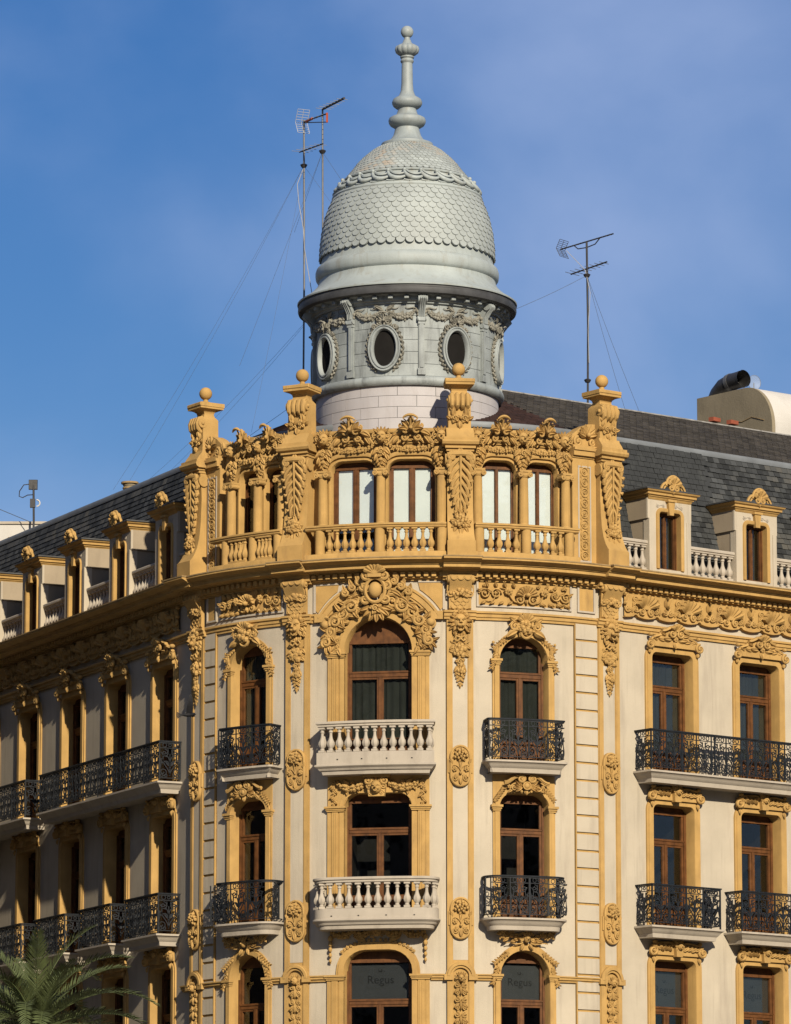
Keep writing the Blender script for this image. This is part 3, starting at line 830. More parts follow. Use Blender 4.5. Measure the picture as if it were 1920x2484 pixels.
def o_dormcrest(mb):
    shell(mb, 0, .17, .24, .0, pi, 5, .10)
    mb.tube(arcpts(0, .17, .25, -.05, pi + .05, 12, .10), .035, 6)
    for sg in (-1, 1):
        volute(mb, sg * .10, .12, .10, pi / 2, 1.4, sg, .035, .12, 16, 6)
        stem(mb, (sg * .10, .20), (sg * .22, .30), (sg * .40, .2), (sg * .44, .0), .045, .08, .8, 12)
        stem(mb, (sg * .14, .14), (sg * .24, .2), (sg * .32, .12), (sg * .34, .0), .03, .08, .8, 12)
    leaf(mb, 0, .1, -pi / 2, .14, .05, .08, .06, .03, 0, 5)
O_DORM = lib(o_dormcrest, 'dormer_shell', OCHRE)
def o_incised(mb):
    for sg in (-1, 1):
        mb.tube(bez((sg * .14, .0), (sg * .2, .1), (sg * .3, -.06), (sg * .36, .04), 10, .004), .008, 4)
        volute(mb, sg * .18, .02, .045, 0, 1.3, sg, .008, .004, 12, 4)
        volute(mb, sg * .33, .0, .045, pi, 1.3, -sg, .008, .004, 12, 4)
O_INC = lib(o_incised, 'incised_scroll', STONE)
# baluster, iron panel, fluted column ----------------------------------
def o_baluster(mb):
    mb.box(-.075, .075, 0, .05, -.075, .075)
    mb.box(-.075, .075, .56, .60, -.075, .075)
    mb.lathe([(.0, .05), (.055, .05), (.062, .07), (.045, .095), (.05, .105), (.078, .15), (.092, .20), (.085, .25), (.060, .31), (.042, .37), (.036, .43), (.038, .47), (.052, .485), (.052, .505), (.042, .52), (.055, .545), (.06, .56), (0, .56)], 14,
             flute=lambda a, v: 1 + (0.07 * math.cos(7 * a) if .12 < v < .30 else 0))
B_STONE = lib(o_baluster, 'baluster', STONE)
B_OCHRE = lib(o_baluster, 'baluster', OCHRE)
def o_iron(mb, wd=.52, ht=.86, r=.0145):
    h2 = wd / 2
    mb.tube([(-h2, 0, 0), (-h2, ht, 0)], r * 1.25, 4)
    mb.tube([(-h2, ht - .14, 0), (h2, ht - .14, 0)], r, 4)
    def ring(u, v, q): mb.tube(arcpts(u, v, q, 0, 2 * pi, 10), r * .85, 4, False)
    def spir(u, v, q, a0, t, sg):
        mb.tube([(u + q * (1 - .75 * k / 14) * math.cos(a0 + sg * 2 * pi * t * k / 14), v + q * (1 - .75 * k / 14) * math.sin(a0 + sg * 2 * pi * t * k / 14), 0) for k in range(15)], r, 4)
    ring(-h2 * .5, ht - .07, .05); ring(h2 * .5, ht - .07, .05)
    ring(0, ht - .07, .035)
    for sg in (-1, 1):
        spir(sg * .13, ht - .27, .10, pi / 2, 1.25, sg)
        spir(sg * .17, .13, .10, -pi / 2, 1.25, -sg)
        spir(sg * .20, .40, .055, 0, 1.2, sg)
        mb.tube([(a, b, 0) for a, b, _ in bez((0, .06), (sg * .04, .3), (sg * .22, .28), (sg * .16, .55), 12)], r, 4)
        mb.tube([(a, b, 0) for a, b, _ in bez((0, .22), (sg * .02, .45), (sg * .12, .42), (sg * .2, .34), 8)], r, 4)
        mb.tube([(a, b, 0) for a, b, _ in bez((0, .30), (sg * .01, .5), (sg * .07, .55), (sg * .10, .50), 8)], r, 4)
        mb.tube([(a, b, 0) for a, b, _ in bez((sg * .23, .02), (sg * .30, .2), (sg * .16, .3), (sg * .25, .5), 8)], r * .9, 4)
        mb.tube([(a, b, 0) for a, b, _ in bez((sg * .05, ht - .17), (sg * .0, .58), (sg * .2, .52), (sg * .22, .62), 8)], r * .9, 4)
        leaf(mb, sg * .02, .28, pi / 2 - sg * .55, .17, .028, -.005, .012, .0, sg * -.4, 5)
        ring(sg * .10, .045, .032)
        ring(sg * .20, .045, .032)
    mb.tube([(0, .04, 0), (0, .58, 0)], r, 4)
    mb.ball(0, .24, 0, .03, 6, 4)
I_PANEL = lib(o_iron, 'scroll_panel', IRON)
def o_column(mb):
    # pedestal, fluted shaft, ionic capital; v from 0 (foot) to 2.2
    mb.lathe([(.0, 0), (.155, 0), (.155, .76), (0, .76)], 20)
    mb.lathe([(.13, .76), (.145, .80), (.125, .84), (.118, .87)], 20)
    mb.lathe([(.118, .87), (.115, 1.4), (.105, 2.02)], 40, flute=lambda a, v: 1 - .055 * (0.5 - 0.5 * math.cos(20 * a)) ** 2)
    mb.lathe([(.105, 2.02), (.125, 2.035), (.125, 2.06), (.11, 2.07)], 20)
    mb.box(-.16, .16, 2.15, 2.20, -.13, .15)
    mb.box(-.13, .13, 2.06, 2.15, -.11, .13)
    for sg in (-1, 1):
        volute(mb, sg * .135, 2.09, .07, pi / 2, 1.4, sg, .026, .13, 14, 6)
        mb.tube([(sg * .135, 2.09, -.10), (sg * .135, 2.09, .13)], .062, 10)
O_COLUMN = lib(o_column, 'column', OCHRE)
# ================================================================ setting
def sheet(name, x0, x1, y0, y1, z, m):
    me = bpy.data.meshes.new(name)
    me.from_pydata([(x0, y0, z), (x1, y0, z), (x1, y1, z), (x0, y1, z)], [], [(0, 1, 2, 3)])
    me.materials.append(m)
    return put(name, me, None, None, 'structure')
sheet('ground', -2500, 2500, -400, 4000, 0.0, ASPH)
sheet('square', -60, 70, 12, 104, 0.004, PAVE)  # unseen pale paving, added to bounce warm light onto the front
mb = MB()
us = cuts(-40, 40)
sweep(mb, [(-1.0, 0.0), (-1.0, .13), (3.6, .13), (3.62, .12), (3.62, 0.0)], us)
mb.build('pavement', PAVE, None, (0, 0, .004), None, 0.3, 'structure')
mb = MB()
for k in range(9): mb.box(-9 + 1.6 * k, -8.1 + 1.6 * k, 106, 110, 0, .004)
me = bpy.data.meshes.new('crossing_marking'); me.from_pydata([(a, b, .004 + w) for a, b, w in mb.v], [], mb.f); me.materials.append(PAINT)
put('crossing_marking', me, None, None, 'structure')

# ================================================================ the corner building
B = empty('corner_building', (CX, CY, 0), 'ornate cream and ochre corner building with a curved front and grey scaled dome', 'building')

# window heads ----------------------------------------------------------
def head_arch(h, spring, top):
    rise = top - spring
    f = lambda u: spring + rise * math.sqrt(max(0, 1 - (u / h) ** 2))
    pts = [(-h * math.cos(pi * i / 18), spring + rise * math.sin(pi * i / 18), -math.cos(pi * i / 18), math.sin(pi * i / 18)) for i in range(19)]
    return f, pts, spring
def head_round(h, top, r, ry=None):
    ry = ry or r
    def f(u):
        k = abs(u) - (h - r)
        return top if k <= 0 else top - ry + ry * math.sqrt(max(0, 1 - (k / r) ** 2))
    pts = [(-h + r - r * math.cos(pi / 2 * i / 6), top - ry + ry * math.sin(pi / 2 * i / 6), -math.cos(pi / 2 * i / 6), math.sin(pi / 2 * i / 6)) for i in range(7)]
    pts += [(u, top, 0, 1) for u in (-(h - r) * .5, 0, (h - r) * .5)]
    pts += [(-p[0], p[1], -p[2], p[3]) for p in reversed(pts[:7])]
    return f, pts, top - ry
COLS = []   # (s, half, [(z0, head), ...], style)
FR = lambda h: [(16.4, head_round(h, 19.45, .14)), (12.55, head_round(h, 15.62, .14)), (8.75, head_round(h, 11.76, .14))]
BAYW = lambda h: [(16.4, head_arch(h, 19.52 - h, 19.52)), (12.55, head_round(h, 15.64, .34, .32)), (8.75, head_arch(h, 11.80 - h, 11.80))]
LEFT_S = [-9.07, -12.2, -15.35, -18.5, -21.65]
RIGHT_S = [6.85, 9.80, 12.75]
SB_L, SB_C, SB_R = -4.93, -1.33, 2.30
for s in LEFT_S: COLS.append((s, .66, FR(.66), 'front'))
COLS.append((SB_L, .58, BAYW(.58), 'bay'))
COLS.append((SB_C, .84, [(16.4, head_arch(.84, 19.13, 19.98)), (12.55, head_round(.84, 15.64, .34, .32)), (8.75, head_round(.84, 11.80, .55, .5))], 'middle'))
COLS.append((SB_R, .63, BAYW(.63), 'bay'))
for s in RIGHT_S: COLS.append((s, .675, FR(.675), 'front'))

# masonry skin with real openings ----------------------------------------
def skin(cols, sa, sb, za, zb, d):
    mb = MB()
    brk = []
    pos = sa
    for (sc, h, rows, *_r) in sorted(cols, key=lambda c: c[0]):
        brk.append((pos, sc - h, None)); brk.append((sc - h, sc + h, (sc, h, rows))); pos = sc + h
    brk.append((pos, sb, None))
    for a, b, col in brk:
        ss = cuts(a, b) if col is None else [col[0] - col[1] * math.cos(pi * i / 20) for i in range(21)]
        for p, q in zip(ss[:-1], ss[1:]):
            lo = (za, za)
            spans = []
            if col:
                for z0, hd in reversed(col[2]):
                    spans.append((lo, (z0, z0)))
                    lo = (hd[0](p - col[0]), hd[0](q - col[0]))
            spans.append((lo, (zb, zb)))
            for (l0, l1), (h0, h1) in spans:
                mb.add([(p, l0, d), (q, l1, d), (q, h1, d), (p, h0, d)], [(0, 1, 2, 3)])
    return mb
skin(COLS, -30, 20, 0.0, 20.95, 0).build('wall', CREAM, B, (0, 0, 0), None, 0.5)
mb = MB()
for s in (-30, 20): mb.add([(s, 0, 0), (s, 0, -11), (s, 25, -11), (s, 21, 0)], [(0, 1, 2, 3)])
mb.build('end_wall', CREAM, B, (0, 0, 0))

# ---------------------------------------------------------------- windows
def outline(h, z0, hd):
    return [(-h, z0, -1, 0)] + ([(-h, hd[2], -1, 0)] if hd[1][0][2] > -.99 else []) + hd[1] + [(h, z0, 1, 0)]
CACHE = {}
def joinery(key, h, z0, hd, ztop, ztr, attic=False):
    """wood frame (meshes shared by all windows of the kind)"""
    if key in CACHE: return CACHE[key]
    mb = MB()
    f = hd[0]
    a1, a2, a3, a4 = (.07, .13, .125, .075) if h > .5 else (.035, .07, .07, .045)
    # outer lining and board above the glass
    top = hd[2]
    for sg in (-1, 1):
        mb.box(min(sg * (h + .01), sg * (h - a1)), max(sg * (h + .01), sg * (h - a1)), z0, top + .02, -.06, .05)
        mb.box(min(sg * (h - a1), sg * (h - a2)), max(sg * (h - a1), sg * (h - a2)), z0, ztop + .06, -.06, .015)
    us = [h * math.cos(pi * i / 20) for i in range(20, -1, -1)]
    us = [-h * math.cos(pi * i / 20) for i in range(21)]
    for a, b in zip(us[:-1], us[1:]):
        za, zb = max(f(a), ztop) + .015, max(f(b), ztop) + .015
        mb.add([(a, ztop, .0), (b, ztop, .0), (b, zb, .0), (a, za, .0)], [(0, 1, 2, 3)])
    mb.box(-h + .07, h - .07, ztop, ztop + .07, -.05, .035)
    g = a3
    panes = []
    if attic:
        mb.box(-a4, a4, z0, ztop, -.05, .02, .01)
        mb.box(-.03, .03, z0, ztop, .02, .035)
        for sg in (-1, 1):
            u0, u1 = sorted((sg * a4, sg * (h - g)))
            panes.append((u0, u1, z0 + .05, ztop))
        mb.box(-h + .07, h - .07, z0, z0 + .06, -.05, .015)
    else:
        mb.box(-h + .07, h - .07, ztr[0], ztr[1], -.05, .03, .008)
        mb.box(-h + .05, h - .05, ztr[1] - .05, ztr[1] - .02, .03, .05)
        mb.box(-.085, .085, z0, ztr[0], -.05, .02, .01)
        mb.box(-.035, .035, z0, ztr[0], .02, .04)
        mb.box(-h + .12, h - .12, z0, z0 + .62, -.05, .012)
        for sg in (-1, 1):
            u0, u1 = sorted((sg * .085, sg * (h - g)))
            panes.append((u0, u1, z0 + .62, ztr[0] - .05))
            mb.box(u0 + .06, u1 - .06, z0 + .12, z0 + .52, .012, .026, .012)
        mb.box(-h + .12, h - .12, ztr[0] - .05, ztr[0], -.05, .01)
        panes.insert(0, (-h + g, h - g, ztr[1], ztop))
    frame = mb.mesh('frame', WOODM)
    pm = []
    for u0, u1, v0, v1 in panes:
        q = MB(); q.box(u0 - .01, u1 + .01, v0 - .01, v1 + .01, -.034, -.026)
        pm.append((q.mesh('pane', GLASS, None, 0), (u0, u1, v0, v1)))
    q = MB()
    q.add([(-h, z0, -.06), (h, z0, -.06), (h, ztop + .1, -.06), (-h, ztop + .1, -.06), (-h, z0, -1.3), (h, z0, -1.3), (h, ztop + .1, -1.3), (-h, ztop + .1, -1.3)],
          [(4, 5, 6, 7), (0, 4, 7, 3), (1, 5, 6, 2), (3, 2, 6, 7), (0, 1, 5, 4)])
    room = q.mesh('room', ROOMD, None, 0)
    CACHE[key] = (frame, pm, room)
    return CACHE[key]
def curtain(h, v0, v1, gap=0.0, seed=1):
    rng = random.Random(seed); q = MB()
    n = 40
    for (a, b) in (((-h, -gap), (gap, h)) if gap else ((-h, h),)):
        vs = []
        for i in range(n + 1):
            u = a + (b - a) * i / n
            w = .025 * math.sin(u * 42 + math.sin(u * 9) * 2) + .012 * math.sin(u * 97)
            vs += [(u, v0, w), (u, v1, w * .6)]
        q.add(vs, [(2 * i, 2 * i + 2, 2 * i + 3, 2 * i + 1) for i in range(n)])
    return q.mesh('curtain', CURT, None, 1.2)
def text_mesh(body, size):
    cu = bpy.data.curves.new('lettering', 'FONT'); cu.body = body; cu.size = size; cu.align_x = 'CENTER'
    ob = bpy.data.objects.new('tmp_text', cu); COL.objects.link(ob)
    bpy.context.view_layer.update()
    me = bpy.data.meshes.new_from_object(ob.evaluated_get(bpy.context.evaluated_depsgraph_get()))
    bpy.data.objects.remove(ob); bpy.data.curves.remove(cu)
    me.name = 'lettering'
    # stand it upright and add the little sprig over the g
    vs = [v.co.copy() for v in me.vertices]; fs = [tuple(p.vertices) for p in me.polygons]
    vs = [Vector((v.x, 0, v.z + v.y)) for v in vs]
    def blob(cx_, cz, a, b, rot=0):
        n0 = len(vs)
        for k in range(10):
            t = 2 * pi * k / 10
            x, z = a * math.cos(t), b * math.sin(t)
            vs.append(Vector((cx_ + x * math.cos(rot) - z * math.sin(rot), 0, cz + x * math.sin(rot) + z * math.cos(rot))))
        fs.append(tuple(range(n0, n0 + 10)))
    blob(-.03 * size, 1.02 * size, .17 * size, .05 * size, 0)
    blob(.10 * size, 1.13 * size, .05 * size, .12 * size, .2)
    blob(-.17 * size, 1.16 * size, .05 * size, .07 * size, .4)
    blob(.32 * size, 1.05 * size, .05 * size, .05 * size)
    m2 = bpy.data.meshes.new('lettering'); m2.from_pydata([tuple(v) for v in vs], [], fs); m2.materials.append(LETTER)
    return m2
TXT = text_mesh('Regus', .27)
GLAZE = {0: (19.28, (18.53, 18.68)), 1: (15.42, (14.68, 14.82)), 2: (11.52, (10.50, 10.64))}
def impost(mb, u0, u1, v0, v1):
    h = v1 - v0
    for (a, b, o, w) in ((0, .3, .0, .09), (.3, .62, .02, .11), (.62, 1, .045, .14)):
        mb.lbox(steps(u0 - o, u1 + o, .2), v0 + a * h, v0 + b * h, -.02, w)
for ci, (sc, h, rows, style) in enumerate(COLS):
    for ri, (z0, hd) in enumerate(rows):
        mb = MB()
        path = outline(h, z0, hd)
        bw = {'bay': .18, 'middle': .20, 'front': .215}[style]
        prof = [(0, -.36), (0, .045), (.012, .07), (bw * .72, .07), (bw * .76, .045), (bw, .045), (bw, -.01)]
        zi = hd[2]
        if style == 'front':
            band(mb, path, prof)
        elif style == 'bay':
            band(mb, path, prof)
            zi = {0: 18.80, 1: 15.20, 2: 11.07}[ri]
            for sg in (-1, 1):
                u0, u1 = sorted((sg * (h - .01), sg * (h + bw + .01)))
                impost(mb, u0, u1, zi, zi + .15)
            if ri == 1:   # plain field either side of the scroll pediment
                for a, b in zip(path[1:-2], path[2:-1]):
                    pa = (a[0] + a[2] * bw, a[1] + a[3] * bw); pb = (b[0] + b[2] * bw, b[1] + b[3] * bw)
                    if pb[0] - pa[0] < 1e-4: continue
                    mb.add([(pa[0], pa[1], .03), (pb[0], pb[1], .03), (pb[0], 16.08, .03), (pa[0], 16.08, .03)], [(0, 1, 2, 3)])
                mb.lbox(steps(-h - bw, h + bw, .2), 16.08, 16.1, 0, .03)
                for sg in (-1, 1): mb.add([(sg * (h + bw), zi + .15, 0), (sg * (h + bw), zi + .15, .03), (sg * (h + bw), 16.08, .03), (sg * (h + bw), 16.08, 0)], [(0, 1, 2, 3)])
        else:
            zi = {0: 19.0, 1: 15.2, 2: 11.08}[ri]
            up = [p for p in path if p[1] >= zi + .05]
            low = [(path[0]), (-h, zi + .05, -1, 0)]
            band(mb, low, [(0, -.36), (0, .05), (.02, .05)])
            band(mb, [(h, zi + .05, 1, 0), path[-1]], [(0, -.36), (0, .05), (.02, .05)])
            up = [(-h, zi + .05, -1, 0)] + up + [(h, zi + .05, 1, 0)]
            band(mb, up, prof if ri != 1 else [(0, -.36), (0, .06), (.12, .06), (.125, .045), (.2, .045)])
            for sg in (-1, 1):     # fluted pilaster each side
                for (a, b, w) in ((.0, .12, .05), (.12, .15, .03), (.15, .31, .065), (.31, .34, .04), (.34, .43, .055)):
                    u0, u1 = sorted((sg * (h + a), sg * (h + b)))
                    mb.lbox([u0, u1], z0, zi, -.01, w)
                for k in range(2):
                    u0, u1 = sorted((sg * (h + .19 + .05 * k), sg * (h + .21 + .05 * k)))
                    mb.lbox([u0, u1], z0, zi - .03, .06, .078)
                u0, u1 = sorted((sg * (h - .01), sg * (h + .44)))
                impost(mb, u0, u1, zi, zi + .13)
            if ri == 1:
                for i in range(24):
                    a, b = [-1.27 + 2.54 * k / 24 for k in (i, i + 1)]
                    fa = hd[0](max(-h, min(h, a))) if abs(a) < h + .001 else zi + .13
                    fb = hd[0](max(-h, min(h, b))) if abs(b) < h + .001 else zi + .13
                    mb.add([(a, fa, .035), (b, fb, .035), (b, 16.07, .035), (a, 16.07, .035)], [(0, 1, 2, 3)])
                for sg in (-1, 1): mb.add([(sg * 1.27, zi + .1, 0), (sg * 1.27, zi + .1, .035), (sg * 1.27, 16.07, .035), (sg * 1.27, 16.07, 0)], [(0, 1, 2, 3)])
        W = mb.build('window', OCHRE, B, (sc, 0, 0))
        ztop, ztr = GLAZE[ri]
        if ri == 0 and style == 'middle': ztop = 19.36
        if ri == 0 and style == 'front': ztop = 19.25
        frame, panes, room = joinery((style, h, ri), h, z0, hd, ztop, ztr)
        fm = F(sc, -.30, 0)
        put('frame', frame, W, fm)
        for me, q in panes: put('pane', me, W, fm)
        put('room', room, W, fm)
        lit = (ri == 0 and sc > -6) or style == 'front' and ri == 0
        if lit: 
            k = ('cur', h, ri)
            if k not in CACHE: CACHE[k] = (curtain(h - .1, ztr[1], ztop, 0, ci), curtain(h - .1, z0 + .6, ztr[0] - .04, .0, ci + 40))
            for me in CACHE[k]: put('curtain', me, W, F(sc, -.30 - .11, 0))
        if ri == 2 and sc > -3:
            q = MB(); q.box(-h + .12, h - .12, 10.64, 11.5, -.075, -.07)
            put('blind', q.mesh('blind', FILM, None, 0), W, fm)
            put('lettering', TXT, W, F(sc, -.30 - .066, 10.98 if style != 'middle' else 11.02, 0, 1.0 if style != 'middle' else 1.05))
        # carved heads
        if style == 'front':
            put('crest', O_CREST if ri == 0 else O_HOOD, W, F(sc, .045, 19.62 if ri == 0 else (15.80 if ri == 1 else 11.94), 0, (1.0, .92, 1)))
        elif style == 'bay':
            if ri == 0:
                put('crest', O_CROWN, W, F(sc, .06, 19.62, 0, 1.12))
                for sg, a0 in ((1, .95), (1, .35)):
                    for e in (-1, 1):
                        r_ = h + .1
                        c = (SB := (sc + e * r_ * math.cos(a0), 19.52 - h + r_ * math.sin(a0)))
                        put('flower_chain', O_CHAIN, W, F(c[0], .07, c[1], (a0 - pi / 2) if e > 0 else (pi / 2 - a0 + pi), .95))
                for e in (-1, 1):
                    q = CACHE.get('spr')
                    if q is None:
                        t = MB(); volute(t, 0, .1, .075, pi / 2, 1.4, 1, .028, .02, 14, 5); leaf(t, 0, .14, pi / 2, .2, .06, .01, .06, .04, .4, 5); volute(t, .02, .26, .05, 0, 1.3, -1, .02, .02, 10, 5)
                        t.ball(.08, .42, .03, .04, 6, 4); q = CACHE['spr'] = t.mesh('spring_scroll', OCHRE, None, .9)
                    put('spring_scroll', q, W, F(sc + e * (h + .09), .07, 18.93, 0, (e * 1.0, 1, 1)))
            elif ri == 1:
                put('crest', O_SCAP, W, F(sc, .06, 15.70, 0, (1.05, .98, 1)))
                for e in (-1, 1):
                    put('flower_chain', O_CHAIN, W, F(sc + e * (h - .12), .06, 15.80, .85 if e < 0 else -.85 + pi - 2 * (pi / 2), .8) if e > 0 else F(sc - (h + .16), .06, 15.42, .95, .85))
            else:
                put('crest', O_PUTTO, W, F(sc, .06, 11.92, 0, (1.0, 1.1, 1)))
                for e in (-1, 1):
                    for a0 in (.95, .35):
                        r_ = h + .1
                        put('flower_chain', O_CHAIN, W, F(sc + e * r_ * math.cos(a0), .06, 11.8 - h + r_ * math.sin(a0), (a0 - pi / 2) if e > 0 else (pi / 2 - a0 + pi), .95))
        elif ri == 1:
            t = MB()
            t.plate([(-.19, -.02), (.19, -.02), (.26, .44), (-.26, .44)], 0, .12)
            t.box(-.33, .33, .44, .50, 0, .20)
            mask(t.at(0, .20, 0, .22, 1, .09), 1.0); t.off()
            for e in (-1, 1): volute(t, e * .2, .36, .1, pi / 2, 1.4, e, .04, .13, 14, 6)
            for sg in (-1, 1):
                swag(t, (sg * .28, .32), (sg * .98, .32), .14, .075, 12, .02, random.Random(17), .7)
                rosette(t, sg * .62, .34, .06, .02); leaf(t, sg * .7, .3, pi / 2 - sg, .2, .06, .02, .05, .05, 0, 5)
                for k in range(5): rosette(t, sg * (1.10 + .015 * (k % 2)), .34 - .13 * k, .075 - .006 * k, .02, 5, k)
                for k in range(5): leaf(t, sg * 1.1, .3 - .13 * k, -pi / 2 + (.9 if k % 2 else -.9), .14, .045, .01, .05, .04, 0, 4)
            t.v = [(u, v, w * 1.35) for u, v, w in t.v]
            t.build('crest', OCHRE, W, (sc, .035, 15.56), None, .9)
        elif ri == 2:
            t = MB()
            mask(t.at(0, .42, 0, .2, 1, .05), 1.0); t.off()
            for sg in (-1, 1):
                swag(t, (sg * .12, .42), (sg * .62, .42), .10, .065, 9, .02, random.Random(18), .7)
                swag(t, (sg * .62, .42), (sg * 1.15, .40), .12, .06, 9, .02, random.Random(19), .7)
                for k in range(9):
                    a = .45 + .13 * k
                    rosette(t, sg * (.98 * math.cos(a) * 1.0), -.32 + .50 * math.sin(a) + .02, .05, .03, 5, k)
                for k in range(5): t.ball(sg * 1.17, .25 - .135 * k, .06, .062 - .006 * k, 8, 5, 1.3)
                t.tube([(sg * 1.17, .4, .03), (sg * 1.17, -.36, .03)], .015, 4)
                leaf(t, sg * .3, .2, (0 if sg > 0 else pi) + sg * .3, .3, .08, .02, .07, .06, 0, 5)
            t.build('crest', OCHRE, W, (sc, .03, 11.85), None, .9)

# ---------------------------------------------------------------- pilasters with lions and medallions
PIL = [-6.93, -3.42, .685, 4.73]
PW = [.29, .325, .325, .335]
for s, hw in zip(PIL, PW):
    mb = MB()
    mb.lbox([-hw, 0, hw], 0, 20.14, 0, .055)
    for sg in (-1, 1):
        for (a, b, w) in ((1.0, .62, .085), (.62, .56, .07)):
            u0, u1 = sorted((sg * hw * a, sg * hw * b))
            mb.lbox([u0, u1], 0, 19.92, .05, w)
    W = mb.build('pilaster', OCHRE, B, (s, 0, 0))
    for za, zb in ((16.72, 18.95), (13.0, 15.84), (11.55, 12.12), (0.3, 9.3)):
        q = MB(); q.lbox([-hw * .56, 0, hw * .56], za, zb, .05, .06); q.build('panel', CREAM, W, (s, 0, 0))
    put('lion_garland', O_LION, W, F(s, .06, 19.82, 0, (1.0, 1.06, 1)))
    put('medallion', O_MEDAL, W, F(s, .06, 16.28))
    put('medallion', O_MEDAL, W, F(s, .06, 12.56))
    put('bracket', O_BRACKET, W, F(s, .04, 20.13, 0, (1.02, 1.0, 1)))
    q = MB()
    arc = [(.20 * math.cos(a), 11.16 + .20 * math.sin(a), math.cos(a), math.sin(a)) for a in [pi * k / 14 for k in range(15)]]
    band(q, arc, [(0, .05), (0, .12), (.05, .12), (.06, .16), (.12, .16), (.14, .13), (.16, .13), (.16, .05)])
    for sg in (-1, 1): q.box(min(sg * .19, sg * .40), max(sg * .19, sg * .40), 11.06, 11.2, .05, .15)
    q.build('hood', OCHRE, W, (s, 0, 0))
    put('carved_panel', O_PANEL, W, F(s, .06, 11.12))

# ---------------------------------------------------------------- banded strips beside the outer pilasters
for s0, s1 in ((-6.64, -6.12), (3.68, 4.395)):
    c = (s0 + s1) / 2; hw = (s1 - s0) / 2
    mb = MB()
    mb.lbox(steps(-hw, hw, .2), 0, 20.0, 0, .02)
    for sg in (-1, 1):
        u0, u1 = sorted((sg * hw, sg * (hw - .025)))
        mb.lbox([u0, u1], 0, 19.95, 0, .065)
    W = mb.build('banded_strip', OCHRE, B, (c, 0, 0))
    z = 19.94
    q = MB(); q.lbox(steps(-hw + .03, hw - .03, .2), 0, .375, 0, .035)
    me = None
    k = 0
    while z > 8:
        hgt = .435
        if me is None:
            me = q.mesh('block', CREAM, None, 0.4)
        put('block', me, W, F(c, .02, z - hgt + .06))
        z -= hgt

# ---------------------------------------------------------------- string course, lower string, frieze, cornice
STR = [(-.01, 19.90), (.05, 19.90), (.05, 19.95), (.08, 19.97), (.08, 20.04), (.12, 20.06), (.12, 20.11), (-.01, 20.125)]
for a, b in ((-30, SB_C - 1.52), (SB_C + 1.52, 20)):
    mb = MB(); sweep(mb, STR, cuts(a, b)); W = mb.build('string_course', OCHRE, B, (0, 0, 0))
    for s in PIL:
        if a < s < b:
            q = MB(); sweep(q, [(w + .075 if w > 0 else w, v + .003) for w, v in STR], steps(s - .39, s + .39, .2)); q.build('string_break', OCHRE, W, (0, 0, 0))
LOWS = [(-.01, 11.06), (.05, 11.06), (.06, 11.10), (.10, 11.12), (.10, 11.17), (.13, 11.18), (.13, 11.21), (-.01, 11.22)]
for a, b in ((-7.7, -7.25), (-6.6, SB_L - .78), (SB_L + .78, -3.8), (-3.05, SB_C - 1.3), (SB_C + 1.3, .3), (1.06, SB_R - .83), (SB_R + .83, 4.35)):
    mb = MB(); sweep(mb, LOWS, steps(a, b)); mb.build('string_course', OCHRE, B, (0, 0, 0))
# panelled frieze of the curved front
for c, hw, plain in ((2.36, 1.21, False), (-4.93, 1.03, False), (4.06, .22, True), (-6.36, .17, True)):
    mb = MB()
    z0, z1 = 20.28, 20.86
    out = [(-hw, z0, -1, -1), (hw, z0, 1, -1), (hw, z1, 1, 1), (-hw, z1, -1, 1)]
    pth = [(u, z0, 0, -1) for u in steps(-hw, hw, .25)] + [(hw, z1, 1, 1)]
    # cream frame moulding (four runs) and the ochre ground
    fr = MB()
    for (zz, sgn) in ((z0, -1), (z1, 1)):
        fr.lbox(steps(-hw - .05, hw + .05, .25), min(zz, zz + sgn * .045), max(zz, zz + sgn * .045), 0, .045)
    for sg in (-1, 1):
        u0, u1 = sorted((sg * hw, sg * (hw + .05))); fr.lbox([u0, u1], z0, z1, 0, .044)
    W = fr.build('frieze_panel', STONE, B, (c, 0, 0))
    mb.lbox(steps(-hw, hw, .25), z0, z1, 0, .012); mb.build('ground_panel', OCHRE, W, (c, 0, 0))
    if not plain:
        me = MB(); o_vine(me.at(0, 0, 0, 1)); 
        k = hw / 1.16
        me.v = [(u * k, v, w * 1.6) for u, v, w in me.v]
        me.off(); me.build('vine_relief', OCHRE, W, (c, .012, 20.57), None, .9)
# shell frieze of the straight fronts
W = None
for a, b, n0 in ((5.95, 1.42, 9), (-8.75, -1.42, 14)):
    for k in range(n0):
        o = put('shell_frieze', O_FRIEZE, B, F(a + b * k, .005, 20.58))
# cornice
COR = [(-.05, 20.86), (.05, 20.86), (.05, 20.90), (.13, 20.92), (.13, 21.07), (.26, 21.085), (.26, 21.10), (.46, 21.115), (.48, 21.12), (.48, 21.20), (.52, 21.205), (.52, 21.23), (.58, 21.25), (.66, 21.29), (.70, 21.30), (.70, 21.345), (-.3, 21.42)]
mb = MB(); sweep(mb, COR, cuts(-30, 20)); CORN = mb.build('cornice', OCHRE, B, (0, 0, 0), None, .5)
for s in PIL:
    q = MB(); sweep(q, [(w + .13 if w > 0 else w, v + .004) for w, v in COR], steps(s - .42, s + .42, .2)); q.build('cornice_break', OCHRE, CORN, (0, 0, 0), None, .5)
q = MB(); sweep(q, [(.40, 21.346), (.715, 21.346), (.715, 21.375), (.40, 21.39)], cuts(-30, 20)); q.build('drip_edge', GRIME, CORN, (0, 0, 0))
for s in PIL:
    q = MB(); sweep(q, [(.40, 21.35), (.845, 21.35), (.845, 21.379), (.40, 21.394)], steps(s - .44, s + .44, .2)); q.build('drip_edge', GRIME, CORN, (0, 0, 0))
q = MB(); q.box(-.055, .055, 0, .115, 0, .10); dent = q.mesh('dentil', OCHRE, None, 0)
